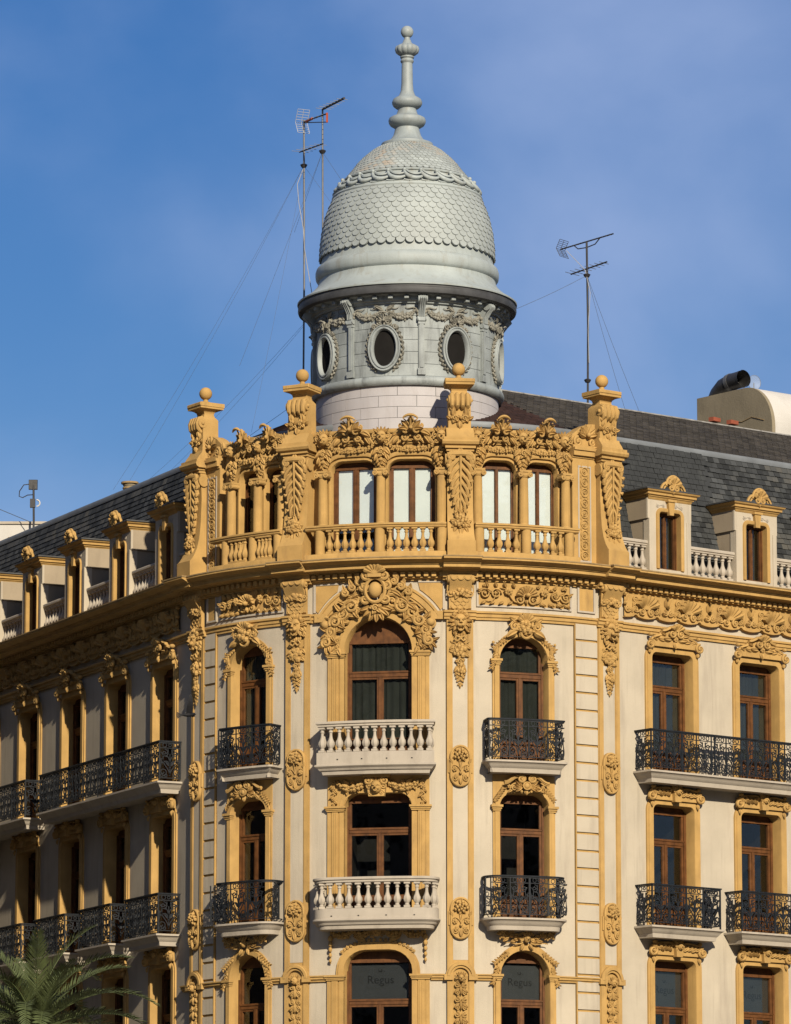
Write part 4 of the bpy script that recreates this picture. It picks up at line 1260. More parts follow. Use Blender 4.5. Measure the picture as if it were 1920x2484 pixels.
s = -24.0
while s < 12.5:
    if min(abs(s - p) for p in PIL) > .44: put('dentil', dent, CORN, F(s, .13, 20.945))
    s += .185

# ---------------------------------------------------------------- great arch and cartouche over the middle window
mb = MB()
a0, a1 = rad(31), rad(149)
path = [(1.52 * math.cos(a), 19.10 + 1.52 * math.sin(a), math.cos(a), math.sin(a)) for a in [a1 + (a0 - a1) * k / 28 for k in range(29)]]
band(mb, path, [(0, .0), (0, .07), (.05, .07), (.06, .10), (.19, .10), (.20, .13), (.26, .13), (.26, 0)])
GA = mb.build('great_arch', OCHRE, B, (SB_C, 0, 0))
q = MB()
for sg in (-1, 1):   # string returns at the arch feet, corner panels
    u0, u1 = sorted((sg * 1.30, sg * 1.60)); q.lbox([u0, u1], 19.90, 20.10, 0, .125)
q.build('arch_foot', OCHRE, GA, (SB_C, 0, 0))
for sg in (-1, 1):
    q = MB()
    pts = []
    for k in range(9):
        a = rad(56 - 22 * k / 8)
        pts.append((sg * 1.86 * math.cos(a), 19.10 + 1.86 * math.sin(a)))
    pts = [(u, min(v, 20.80)) for u, v in pts]
    pts = [(sg * 1.0, 20.82)] + pts + [(sg * 1.60, 20.2), (sg * 1.60, 20.82)]
    q.plate(pts, 0, .03)
    q.build('corner_panel', OCHRE, GA, (SB_C, 0, 0))
    q = MB(); q.lbox([min(sg * 1.0, sg * 1.66), max(sg * 1.0, sg * 1.66)], 20.82, 20.86, 0, .05); q.lbox([min(sg * 1.60, sg * 1.66), max(sg * 1.60, sg * 1.66)], 20.15, 20.82, 0, .05)
    q.build('corner_frame', STONE, GA, (SB_C, 0, 0))
t = MB()
# shield with crown and frame
t.ball(0, .62, .30, .16, 14, 10, 1.25, .75)
t.tube(arcpts(0, .62, .235, 0, 2 * pi, 24, .28, .30), .045, 6, False)
for sg in (-1, 1):
    volute(t, sg * .22, .98, .13, pi / 2, 1.5, sg, .05, .30, 18, 6)
    volute(t, sg * .27, .72, .12, pi, 1.4, -sg, .045, .24, 16, 6)
    volute(t, sg * .25, .40, .13, pi / 2, 1.4, sg, .05, .24, 16, 6)
    stem(t, (sg * .2, 1.0), (sg * .35, .9), (sg * .38, .6), (sg * .24, .42), .05, .22)
shell(t, 0, 1.02, .26, .15, pi - .15, 7, .34)
t.box(-.16, .16, .93, 1.02, .1, .38)
crown_leaf(t.at(0, 1.12, 0, .9, 1, .16), .28, .05); t.off()
# lower leaf keystone
for k in range(7):
    a = -pi / 2 + (k - 3) * .42
    leaf(t, 0, .26, a, .42, .11, .10, .12, .12, 0, 6)
rose(t, 0, .18, .15, .22)
for sg in (-1, 1):
    # scrolling foliage following the arch
    rr = 1.28
    prev = None
    for k in range(6):
        a = pi / 2 - sg * (.30 + .215 * k)
        cu, cv = rr * math.cos(a), rr * math.sin(a) - .86
        tang = a - sg * pi / 2
        size = .19 - .012 * k
        volute(t, cu, cv, size, a + pi * .4, 1.5, sg if k % 2 else -sg, .046, .10 + .03 * (k % 2), 18, 6)
        for j in range(4):
            b = tang + (j - 1.5) * .75 + (0.35 if k % 2 else -.35)
            leaf(t, cu + .05 * math.cos(b), cv + .05 * math.sin(b), b, size * 1.75, size * .42, .05, .10, .10, .4 * (1 if j % 2 else -1), 6)
        if k % 2 == 0: rosette(t, rr * 1.0 * math.cos(a - sg * .11), rr * math.sin(a - sg * .11) - .86, .09, .12, 6)
        q_ = 1.03 * math.cos(a), 1.03 * math.sin(a) - .86
        leaf(t, q_[0], q_[1], tang + .5 * sg, .24, .07, .05, .08, .08, 0, 5)
    for k in range(3):
        volute(t, sg * (.42 + .17 * k), .86 - .13 * k, .10, pi / 2, 1.4, -sg, .04, .14, 14, 6)
        leaf(t, sg * (.4 + .16 * k), .80 - .14 * k, (0 if sg > 0 else pi) + sg * .9, .30, .08, .08, .10, .10, sg * .6, 6)
        leaf(t, sg * (.36 + .16 * k), .62 - .16 * k, (0 if sg > 0 else pi) - sg * .3, .30, .08, .08, .10, .10, -sg * .6, 6)
    # end console with ball, hanging foliage
    t.ball(sg * 1.30, -.16, .10, .11, 10, 7)
    volute(t, sg * 1.30, -.16, .19, pi / 2, 1.3, sg, .05, .07, 18, 6)
    for k in range(5):
        leaf(t, sg * (1.22 - .05 * k), -.34 - .10 * k, -pi / 2 + sg * (.8 if k % 2 else -.5), .24, .075, .03, .09, .08, 0, 5)
        volute(t, sg * (1.16 + (.08 if k % 2 else -.03)), -.40 - .10 * k, .075, 0, 1.3, sg, .03, .08, 12, 5)
        rosette(t, sg * (1.08 - .02 * k), -.36 - .11 * k, .07, .06, 5)
t.v = [(u, v, w * 1.2) for u, v, w in t.v]
t.build('cartouche', OCHRE, GA, (SB_C, .02, 19.98), None, .9)
# ================================================================ unseen houses, added to darken the glass and shut out part of the sky
HOUSE = mat('added_house_render', (0.36, 0.29, 0.22), 0.9, 0.15, 0.3, 0.2, 20, 0.15)
def added_house(x, y, w, dp, h, rz, label):
    m = Matrix.Translation((x, y, 0)) @ Matrix.Rotation(rz, 4, 'Z')
    r = empty('added_house', (x, y, 0), label, 'building', 'added unseen houses around the square')
    q = MB(); q.box(-w / 2, w / 2, 0, h, -dp, 0); put('wall', q.mesh('wall', HOUSE, None, 0), r, m)
    q = MB(); q.box(-w / 2 - .5, w / 2 + .5, h, h + .6, -dp - .5, .5); put('cornice', q.mesh('cornice', STONE, None, 0), r, m)
    q = MB(); q.box(-w / 2 + 1, w / 2 - 1, h + .6, h + 3, -dp + 1, -1.5); put('roof', q.mesh('roof', SLATE, None, 0), r, m)
    q = MB(); q.box(-.7, .7, 0, 2.6, 0, .06); wme = q.mesh('window', ROOMD, None, 0)
    nx = int(w / 4); nz = int(h / 4)
    for i in range(nx):
        for k in range(nz): put('window', wme, r, m @ Matrix.Translation(((i - (nx - 1) / 2) * w / nx, 0, 1 + k * h / nz)))
added_house(-38, -62, 40, 14, 58, pi, 'added unseen tall house across the square, the western one')
added_house(4, -64, 42, 14, 58, pi, 'added unseen tall house across the square, the middle one')
added_house(46, -61, 38, 14, 58, pi, 'added unseen tall house across the square, the eastern one')
sl = rad(-64.5 + 180)
for k, (t, h) in enumerate(((8, 30), (32, 31))):
    a = rad(-64.5); n = (math.sin(a), -math.cos(a)); tt = (math.cos(a), math.sin(a))
    added_house(CX + (R + 12) * n[0] - tt[0] * t, CY + (R + 12) * n[1] - tt[1] * t, 23, 12, h, a + pi, 'added unseen house across the side street, the nearer one' if k == 0 else 'added unseen house across the side street, the farther one')
added_house(68, 78, 50, 14, 31, -pi / 2, 'added unseen house far to the east of the square, the nearer one')
added_house(72, 22, 54, 14, 34, -pi / 2, 'added unseen house far to the east of the square, the farther one')
added_house(-80, -56, 42, 14, 57, pi, 'added unseen tall house across the square, the far western one')
added_house(88, -58, 44, 14, 57, pi, 'added unseen tall house across the square, the far eastern one')
# ================================================================ balconies
def plan_path(s0, s1, p, rc):
    o = [(s0, 0.0, -1, 0)]
    if rc < .03:
        o.append((s0, p, -1, 1)); o += [(s, p, 0, 1) for s in steps(s0, s1, .25)[1:-1]]; o.append((s1, p, 1, 1))
    else:
        o += [(s0 + rc - rc * math.cos(a), p - rc + rc * math.sin(a), -math.cos(a), math.sin(a)) for a in [pi / 2 * k / 8 for k in range(9)]]
        o += [(s, p, 0, 1) for s in steps(s0 + rc, s1 - rc, .25)[1:-1]]
        o += [(s1 - rc + rc * math.sin(a), p - rc + rc * math.cos(a), math.sin(a), math.cos(a)) for a in [pi / 2 * k / 8 for k in range(9)]]
    o.append((s1, 0.0, 1, 0))
    return o
def psweep(mb, path, prof, loop=False):
    n = len(prof); vs = []
    for s, d, a, b in path: vs += [(s + a * o, z, max(d + b * o, -.02)) for o, z in prof]
    fs = []
    for i in range(len(path) - 1):
        for k in range(n if loop else n - 1):
            k2 = (k + 1) % n
            fs.append((i * n + k, i * n + k2, (i + 1) * n + k2, (i + 1) * n + k))
    mb.add(vs, fs)
def lid(mb, path, o, z):
    vs = []
    for s, d, a, b in path: vs += [(s + a * o, z, max(d + b * o, -.02)), (s + a * o, z, -.02)]
    mb.add(vs, [(2 * i, 2 * i + 2, 2 * i + 3, 2 * i + 1) for i in range(len(path) - 1)])
def along(path, spacing, inset=.0):
    """evenly spaced (s, d, turn) along a plan path"""
    pts = [(s - a * inset, d - b * inset) for s, d, a, b in path]
    seg = [math.hypot(q[0] - p[0], q[1] - p[1]) for p, q in zip(pts[:-1], pts[1:])]
    tot = sum(seg); n = max(1, round(tot / spacing)); out = []
    for k in range(n):
        t = (k + .5) * tot / n
        for i, L_ in enumerate(seg):
            if t <= L_ or i == len(seg) - 1:
                f = t / max(L_, 1e-6)
                p, q = pts[i], pts[i + 1]
                out.append((p[0] + (q[0] - p[0]) * f, p[1] + (q[1] - p[1]) * f, math.atan2(-(q[1] - p[1]), q[0] - p[0])))
                break
            t -= L_
    return out, tot / n
POSTS = {}
def iron_balcony(s0, s1, p, zt, rc=.01, zb=None, hgt=1.03):
    zb = zb or zt - .29
    path = plan_path(s0, s1, p, rc)
    mb = MB(); h = zt - zb
    psweep(mb, path, [(-.14, zb), (-.12, zb + h * .35), (-.10, zb + h * .4), (-.05, zb + h * .62), (-.04, zb + h * .68), (.0, zb + h * .80), (.03, zb + h * .84), (.03, zt)])
    lid(mb, path, .03, zt); lid(mb, path, -.14, zb)
    W = mb.build('balcony', STONE, B, (0, 0, 0), None, .4)
    q = MB(); psweep(q, path, [(-.085, zt + hgt - .035), (-.02, zt + hgt - .035), (-.015, zt + hgt), (-.09, zt + hgt)], True); q.build('handrail', IRON, W, (0, 0, 0))
    q = MB()
    for z in (zt + .075, zt + .97 * (hgt - .035)): psweep(q, path, [(-.065, z), (-.04, z), (-.04, z + .022), (-.065, z + .022)], True)
    q.build('rail', IRON, W, (0, 0, 0))
    if rc < .03:
        runs = [[(s0, 0, -1, 0), (s0, p, -1, 0)], [(s0, p, 0, 1), (s1, p, 0, 1)], [(s1, p, 1, 0), (s1, 0, 1, 0)]]
    else:
        runs = [path]
    for r_ in runs:
        if len(r_) == 2 and r_[0][2:] == (0, 1): r_ = [(s, p, 0, 1) for s in steps(s0 + .06, s1 - .06, .25)]
        elif len(r_) == 2: r_ = [(a, max(0.02, b - .05) if b else .02, c, d) for a, b, c, d in r_]
        sp, wd = along(r_, .50, .052)
        for s, d, tn in sp:
            put('scroll_panel', I_PANEL, W, F(s, d, zt + .10, 0, (wd / .52, (hgt - .14) / .86, 1), -tn))
    for s in ([s0 + .052, s1 - .052] if rc < .03 else []) + [s0 + (s1 - s0) * k / max(1, int(s1 - s0)) for k in range(1, max(1, int(s1 - s0)))]:
        if hgt not in POSTS:
            q = MB(); q.box(-.017, .017, 0, hgt, -.017, .017); POSTS[hgt] = q.mesh('post', IRON, None, 0)
        put('post', POSTS[hgt], W, F(s, p - .052, zt))
    return W
def stone_balcony(s0, s1, p, zt, rc, zb):
    """balustraded balcony: corbel slab, plinth, balusters, handrail (zt = top of handrail)"""
    path = plan_path(s0, s1, p, rc)
    z1 = zt - .76; z2 = z1 - .27
    mb = MB()
    psweep(mb, path, [(-.12, zb), (-.10, zb + .08), (-.06, zb + .10), (-.03, zb + .15), (.0, zb + .17), (.03, zb + .20), (.03, zb + .23), (-.01, zb + .25), (-.01, z1)])
    lid(mb, path, -.01, z1); lid(mb, path, -.12, zb)
    W = mb.build('balcony', STONE, B, (0, 0, 0), None, .4)
    q = MB(); psweep(q, path, [(-.17, zt - .12), (-.14, zt - .145), (-.05, zt - .145), (-.02, zt - .12), (-.02, zt - .08), (.015, zt - .06), (.015, zt - .015), (0, zt), (-.19, zt), (-.2, zt - .02), (-.2, zt - .06), (-.17, zt - .08)], True); q.build('handrail', STONE, W, (0, 0, 0))
    pth = along(path, .212, .09)[0]
    for s, d, tn in pth:
        put('baluster', B_STONE, W, F(s, d, z1 + .005, 0, (1, 1.02, 1), -tn))
    hole = MB(); hole.box(-.018, .018, -.012, .012, 0, .012); hm = hole.mesh('drain_hole', LETTER, None, 0)
    for k in range(4):
        s = s0 + (s1 - s0) * (k + .9) / 4.8
        put('drain_hole', hm, W, F(s, p - .012, z2 + .09))
    return W
stone_balcony(-2.68, .06, .58, 17.36, .02, 16.06)
stone_balcony(-2.78, .16, .80, 13.52, .42, 12.27)
# underside corbel cushions
iron_balcony(1.25, 3.19, .55, 16.40, .10)
iron_balcony(1.19, 3.22, .65, 12.55, .42)
iron_balcony(-5.55, -3.90, .50, 16.40, .06)
iron_balcony(-5.72, -3.82, .60, 12.55, .42)
iron_balcony(5.58, 13.2, .65, 16.40)
for k in range(3): iron_balcony(5.57 + 2.985 * k, 7.93 + 2.985 * k, .65, 12.55)
iron_balcony(-16.25, -7.95, .65, 16.38)
iron_balcony(-25.6, -17.25, .65, 16.38)
for k in range(5): iron_balcony(-10.2 - 3.16 * k, -7.95 - 3.16 * k, .65, 12.53)
# ================================================================ glazed gallery above the cornice
AW = []
for sc, h in ((-5.03, .37), (-4.20, .33), (-1.99, .59), (-.50, .59), (1.71, .44), (2.855, .44)):
    AW.append((sc, h, [(21.5, head_round(h, 23.92, min(.30, h * .6), .26))]))
skin(AW, -7.25, 5.0, 21.36, 24.66, -.12).build('gallery_wall', OCHRE, B, (0, 0, 0), None, .5)
mb = MB(); sweep(mb, [(-.12, 24.60), (-.07, 24.60), (-.05, 24.63), (-.05, 24.69), (-.10, 24.71), (-.5, 24.70), (-.5, 23.9)], cuts(-7.2, 4.9)); mb.build('parapet_coping', OCHRE, B, (0, 0, 0))
mb = MB(); sweep(mb, [(-.5, 24.3), (-1.35, 24.35), (-1.4, 24.2)], cuts(-8.5, 6)); mb.build('gallery_roof', LEAD, B, (0, 0, 0))
for i, (sc, h, rows) in enumerate(AW):
    z0, hd = rows[0]
    mb = MB(); pth = outline(h, z0, hd)
    band(mb, pth, [(0, -.26), (0, .03), (.015, .05), (.06, .05), (.075, .02), (.10, .02), (.10, -.01)])
    up = [p for p in pth if p[1] > 23.5]
    band(mb, up, [(.10, 0), (.10, .09), (.15, .11), (.19, .11), (.20, .07), (.20, 0)])
    W = mb.build('gallery_window', OCHRE, B, (sc, -.12, 0))
    frame, panes, room = joinery(('attic', h), h, z0, hd, 23.74, None, True)
    fm = F(sc, -.34, 0)
    put('frame', frame, W, fm); put('room', room, W, fm)
    for me, q in panes:
        put('pane', me, W, fm)
        if sc > -3:
            u0, u1, v0, v1 = q
            b = MB(); zb = 22.36 if i == 2 else z0 + .05
            b.box(u0 - .015, u1 + .015, zb, v1 + .02, -.058, -.052); put('blind', b.mesh('blind', BLIND, None, 0), W, fm)
# columns
for s in (-5.50, -4.60, -3.86, -2.72, -1.24, .24, 1.13, 2.29, 3.42): put('column', O_COLUMN, B, F(s, .10, 21.46))
# base, balustrade
for a, b, cs in ((-5.95, -3.72, (-5.50, -4.60, -3.86)), (-3.05, .34, (-2.72, -1.24, .24)), (1.02, 3.62, (1.13, 2.29, 3.42))):
    mb = MB(); sweep(mb, [(-.12, 21.36), (.45, 21.36), (.45, 21.50), (.42, 21.545), (.05, 21.56), (-.12, 21.56)], steps(a, b)); W = mb.build('balustrade', OCHRE, B, (0, 0, 0))
    q = MB(); sweep(q, [(.20, 22.17), (.23, 22.14), (.37, 22.14), (.40, 22.17), (.40, 22.20), (.43, 22.215), (.43, 22.25), (.41, 22.265), (.18, 22.265), (.16, 22.25), (.16, 22.20), (.20, 22.19), (.20, 22.17)], steps(a, b)); q.build('handrail', OCHRE, W, (0, 0, 0))
    for c0, c1 in zip(cs[:-1], cs[1:]):
        q = MB(); n = max(4, round((c1 - c0 - .30) / .2))
        for k in range(n):
            s = c0 + .16 + (c1 - c0 - .32) * (k + .5) / n
            put('baluster', B_OCHRE, W, F(s, .30, 21.555, 0, (.95, .985, .95)))
    for c in cs:
        q = MB(); q.lathe([(0, 0), (.125, 0), (.125, .59), (0, .59)], 14); put('post', q.mesh('post', OCHRE), W, F(c, .26, 21.555))
# carved parapet
CRB = MB()
out = [(.36 * math.cos(a), -.05 + .34 * math.sin(a)) for a in [pi * k / 12 for k in range(13)]]
CRB.plate([(-.5, -.28)] + [(.5, -.28)] + out, -.40, .0)
CRBM = CRB.mesh('crest_block', OCHRE)
for i, (s, sc) in enumerate(((-5.03, .72), (-4.20, .66), (-1.99, 1.0), (-.50, 1.0), (1.71, .84), (2.855, .84))):
    W = put('parapet_crest', O_ATTCREST, B, F(s, -.07, 24.50, 0, (sc, .95, 1)))
    put('crest_block', CRBM, W, F(s, -.075, 24.56, 0, (sc * .95, .85, 1)))
for s in (-5.55, -4.60, -3.80, -2.72, -1.24, .24, 1.13, 2.29, 3.42): put('parapet_mask', O_ATTMASK, B, F(s, -.03, 24.42, 0, (.85, 1, 1) if s < -3 else 1.0))
# piers with carved strip beside the outer buttresses
for s0, s1 in ((-6.62, -6.00), (3.64, 4.36)):
    c, hw = (s0 + s1) / 2, (s1 - s0) / 2
    mb = MB(); mb.lbox(steps(-hw, hw, .2), 21.38, 24.12, -.12, .06)
    for (a, b, o) in ((24.12, 24.17, .09), (24.17, 24.30, .16), (24.30, 24.37, .20), (24.37, 24.44, .12)): mb.lbox(steps(-hw, hw, .2), a, b, -.12, o)
    W = mb.build('carved_pier', OCHRE, B, (c, 0, 0))
    q = MB(); pw = min(.16, hw * .5)
    for sg in (-1, 1): q.box(min(sg * pw, sg * (pw + .035)), max(sg * pw, sg * (pw + .035)), 21.52, 23.92, .05, .075)
    q.box(-pw - .035, pw + .035, 23.89, 23.93, .05, .078); q.box(-pw - .035, pw + .035, 21.50, 21.54, .05, .078)
    q.build('strip_frame', STONE, W, (c, 0, 0))
    q = MB()
    for k in range(9):
        v = 21.66 + .265 * k
        q.tube(arcpts(0, v, .105, 0, 2 * pi, 12, .075), .02, 5, False); volute(q, 0, v, .06, k, 1.3, 1, .016, .075, 10, 5)
        for sg in (-1, 1): leaf(q, sg * .1, v + .1, pi / 2, .1, .03, .06, .03, .02, 0, 4)
    q.build('rosette_strip', OCHRE, W, (c, 0, 0), None, .9)
    # rising scroll of the parapet next to the buttress
    t = MB(); sg = 1 if c > 0 else -1
    o = [(-.62, .0), (.40, .0), (.40, .62), (.18, .60), (-.05, .50), (-.25, .34), (-.45, .22), (-.62, .16)]
    t.plate([(sg * a, b) for a, b in o], -.35, 0)
    for k in range(6): leaf(t, sg * .12, .28, pi / 2 + (k - 2.5) * .55, .30, .09, .0, .1, .12, 0, 6)
    t.ball(sg * .12, .30, .12, .06, 8, 5)
    volute(t, sg * -.15, .12, .13, pi / 2, 1.4, sg, .045, .03, 16, 6); volute(t, sg * .28, .14, .10, 0, 1.4, -sg, .04, .03, 14, 6); leaf(t, sg * -.4, .1, pi / 2, .25, .08, 0, .08, .08, 0, 5)
    t.build('parapet_scroll', OCHRE, W, (c, -.02, 24.42), None, .9)
# buttresses with finials
BODY = [(-.2, 21.38), (.54, 21.38), (.54, 21.80), (.50, 21.84), (.42, 21.95), (.33, 22.15), (.27, 22.4), (.235, 22.7), (.215, 23.1), (.205, 23.4), (.215, 23.65), (.24, 23.85), (.25, 24.06), (-.2, 24.06)]
for i, s in enumerate((-6.86, -3.38, .68, 4.68)):
    k = .92 if i == 0 else 1.0
    mb = MB()
    sweep(mb, BODY, [-.31 * k, 0, .31 * k])
    mb.box(-.325 * k, .325 * k, 21.385, 21.79, -.2, .555)
    for sg in (-1, 1):
        mb.tube([(sg * .31 * k, 23.86, .17), (sg * .36 * k, 23.86, .17)], .15, 14)
    for (a, b, hw, o) in ((24.06, 24.13, .33, .30), (24.13, 24.19, .36, .36), (24.34, 24.40, .40, .42)): mb.box(-hw * k, hw * k, a, b, -.3, o)
    sw = [(-.3, 24.19), (.36, 24.19), (.43, 24.22), (.46, 24.28), (.45, 24.33), (.42, 24.34), (-.3, 24.34)]
    sweep(mb, sw, [-.43 * k, .43 * k])
    sweep(mb, [(-.3, 24.40), (.36, 24.40), (.30, 24.50), (.22, 24.60), (.20, 24.66), (-.3, 24.66)], [-.33 * k, .33 * k])
    lv = [(24.66, .275, .17, -.31), (25.30, .27, .15, -.30), (25.47, .27, .15, -.30), (25.50, .25, .13, -.28), (25.555, .205, .09, -.23), (25.62, .19, .07, -.21), (25.68, .205, .09, -.23), (25.72, .25, .14, -.29), (25.75, .31, .22, -.37)]
    vs = []
    for z_, hw, wf, wb in lv: vs += [(-hw * k, z_, wb), (hw * k, z_, wb), (hw * k, z_, wf), (-hw * k, z_, wf)]
    mb.add(vs, [(4 * i + j, 4 * i + (j + 1) % 4, 4 * i + 4 + (j + 1) % 4, 4 * i + 4 + j) for i in range(len(lv) - 1) for j in range(4)])
    mb.box(-.345 * k, .345 * k, 25.75, 25.80, -.42, .27); mb.box(-.36 * k, .36 * k, 25.80, 25.90, -.44, .29, .02)
    mb.add([(-.2, 25.9, -.3), (.2, 25.9, -.3), (.2, 25.9, .16), (-.2, 25.9, .16), (0, 26.0, -.07)], [(0, 1, 4), (1, 2, 4), (2, 3, 4), (3, 0, 4)])
    W = mb.build('buttress', OCHRE, B, (s, 0, 0), None, .6)
    put('acanthus', O_ACAN, W, F(s, .225, 24.04, 0, (k, 1, 1)))
    put('flower_bunch', O_BUNCH, W, F(s, .30, 22.28, 0, (k, 1, 1)))
    put('rose_pair', O_ROSES, W, F(s, .14, 24.90, 0, (k, 1, 1)))
    put('ribbed_scroll', O_RIDGES, W, F(s, .10, 25.28, 0, (k, 1, 1)))
    q = MB(); q.lathe([(.07, 0), (.075, .04), (.062, .07), (.062, .12)], 14); q.ball(0, .25, 0, .165, 18, 12); put('finial_ball', q.mesh('finial_ball', OCHRE), W, F(s, -.07, 25.93))
RIDGEM = mat('mortar_ridge', (0.34, 0.33, 0.31), 0.9, 0.25, 6, 0.3, 30, 0.1, dark=(0.08, 0.08, 0.08), darkamt=0.9, dscale=(2, 2, 2))
# ================================================================ mansard roofs
ZB0, ZB1 = 21.45, 25.08
def md(z):
    t = max(0, (z - ZB0) / (ZB1 - ZB0))
    return -.50 - .80 * t ** 1.2
def msl(z):
    return math.atan2(md(z) - md(z + .05), .05)
RIDGE_D, RIDGE_Z = -5.2, 26.86
mb = MB(); prof = [(md(ZB0 + (ZB1 - ZB0) * k / 8) - .03, ZB0 + (ZB1 - ZB0) * k / 8) for k in range(9)]
for a, b in ((-32, -7.5), (4.7, 22)): sweep(mb, prof, cuts(a, b))
sweep(mb, [p for p in prof if p[1] > 24.0], cuts(-7.5, 4.7))
MR = mb.build('mansard_roof', SLATE, B, (0, 0, 0))
q = MB(); q.box(-.094, .094, -.06, .145, 0, .016); SL_ME = q.mesh('slate', SLATE, None, 0)
rng = random.Random(5)
spots = []
row = 0
z = ZB0 + .75
while z < ZB1 - .12:
    s = 4.9 + (.1 if row % 2 else 0)
    while s < 14.5:
        spots.append((s, z)); s += .2
    z += .142; row += 1
def hidden(s, z): return z < 23.7 and any(abs(s - c) < .62 for c in RIGHT_S)
spots = [p for p in spots if not hidden(*p)]
spots.sort(key=lambda p: p[0] + (0 if p[1] > 23.6 else 1.2))
TLT = {}
rest = MB()
for i, (s, z) in enumerate(spots):
    if i < 300:
        m = F(s + rng.uniform(-.004, .004), md(z) + .010 + rng.uniform(0, .010), z) @ Matrix.Rotation(-msl(z) - .10, 4, 'X') @ Matrix.Rotation(rng.uniform(-.012, .012), 4, 'Y')
        put('slate', SL_ME, MR, m)
    else:
        d0 = md(z) + .024 + rng.uniform(0, .010); dd = md(z + .2) - .012; l = rng.uniform(-.006, .006)
        rest.add([(s - .096, z - .06 + l, d0), (s + .096, z - .06 + l, d0), (s + .096, z + .145, dd), (s - .096, z + .145, dd), (s - .096, z - .06 + l, d0 - .02), (s + .096, z - .06 + l, d0 - .02)], [(0, 1, 2, 3), (4, 5, 1, 0), (4, 0, 3), (5, 2, 1)])
rest.build('slate_field', SLATE, MR, (0, 0, 0), None, 0, 'stuff')
rest = MB(); row = 0; z = ZB0 + .7
while z < ZB1 - .1:
    s = -31 + (.11 if row % 2 else 0)
    while s < -7.6:
        d0 = md(z) + .018 + rng.uniform(0, .006); dd = md(z + .2) - .008
        rest.add([(s - .106, z - .06, d0), (s + .106, z - .06, d0), (s + .106, z + .145, dd), (s - .106, z + .145, dd), (s - .106, z - .06, d0 - .02), (s + .106, z - .06, d0 - .02)], [(0, 1, 2, 3), (4, 5, 1, 0), (4, 0, 3), (5, 2, 1)])
        s += .22
    z += .142; row += 1
rest.build('slate_field', SLATE, MR, (0, 0, 0), None, 0, 'stuff')
# flashing at the break, upper slopes, ridge capping
mb = MB(); sweep(mb, [(md(ZB1) + .03, ZB1 - .10), (md(ZB1) + .05, ZB1 - .02), (md(ZB1) + .02, ZB1 + .05), (md(ZB1) - .15, ZB1 + .08)], cuts(-32, 22)); mb.build('flashing', LEAD, MR, (0, 0, 0), None, .9)
UD0, UZ0 = md(ZB1) - .10, ZB1 + .05
for a, b, m, nm in ((-32, -7.6, SLATE2, 'upper_slope'), (-7.6, 4.6, REDSL, 'hip_slope'), (4.6, 22, SLATE2, 'upper_slope')):
    mb = MB(); sweep(mb, [(UD0, UZ0), (RIDGE_D, RIDGE_Z), (-10.5, 25.0)] if nm != 'hip_slope' else [(UD0, UZ0), (RIDGE_D, RIDGE_Z)], cuts(a, b))
    US = mb.build(nm, m, B, (0, 0, 0), None, .3)
    f = MB(); n = 30
    for r_ in range(n):
        t0, t1 = r_ / n, (r_ + 1.35) / n
        d0, z0 = UD0 + (RIDGE_D - UD0) * t0, UZ0 + (RIDGE_Z - UZ0) * t0
        d1, z1 = UD0 + (RIDGE_D - UD0) * min(1, t1), UZ0 + (RIDGE_Z - UZ0) * min(1, t1)
        s = max(a, -14) + (.1 if r_ % 2 else 0); e = min(b, 17)
        st = .22 if nm != 'hip_slope' else .22 * (R / max(.8, R + d0))
        while s < e - st * .6:
            j = rng.uniform(0, .008)
            f.add([(s, z0 + .03 + j, d0 + .01), (s + st * .96, z0 + .03 + j, d0 + .01), (s + st * .96, z1 + .012, d1), (s, z1 + .012, d1), (s, z0 - .0, d0), (s + st * .96, z0, d0)], [(0, 1, 2, 3), (4, 5, 1, 0)])
            s += st
    f.build('slate_field', m, US, (0, 0, 0), None, 0, 'stuff')
mb = MB(); sweep(mb, [(RIDGE_D + .07, RIDGE_Z + .0), (RIDGE_D + .06, RIDGE_Z + .035), (RIDGE_D - .1, RIDGE_Z + .05), (RIDGE_D - .2, RIDGE_Z - .05)], cuts(4.2, 22)); mb.build('ridge_capping', RIDGEM, B, (0, 0, 0))
mb = MB(); sweep(mb, [(-.70, 21.36), (-.3, 21.40), (-.3, 21.44), (-.9, 21.6)], cuts(-32, 22)); mb.build('roof_gutter', LEAD, B, (0, 0, 0))

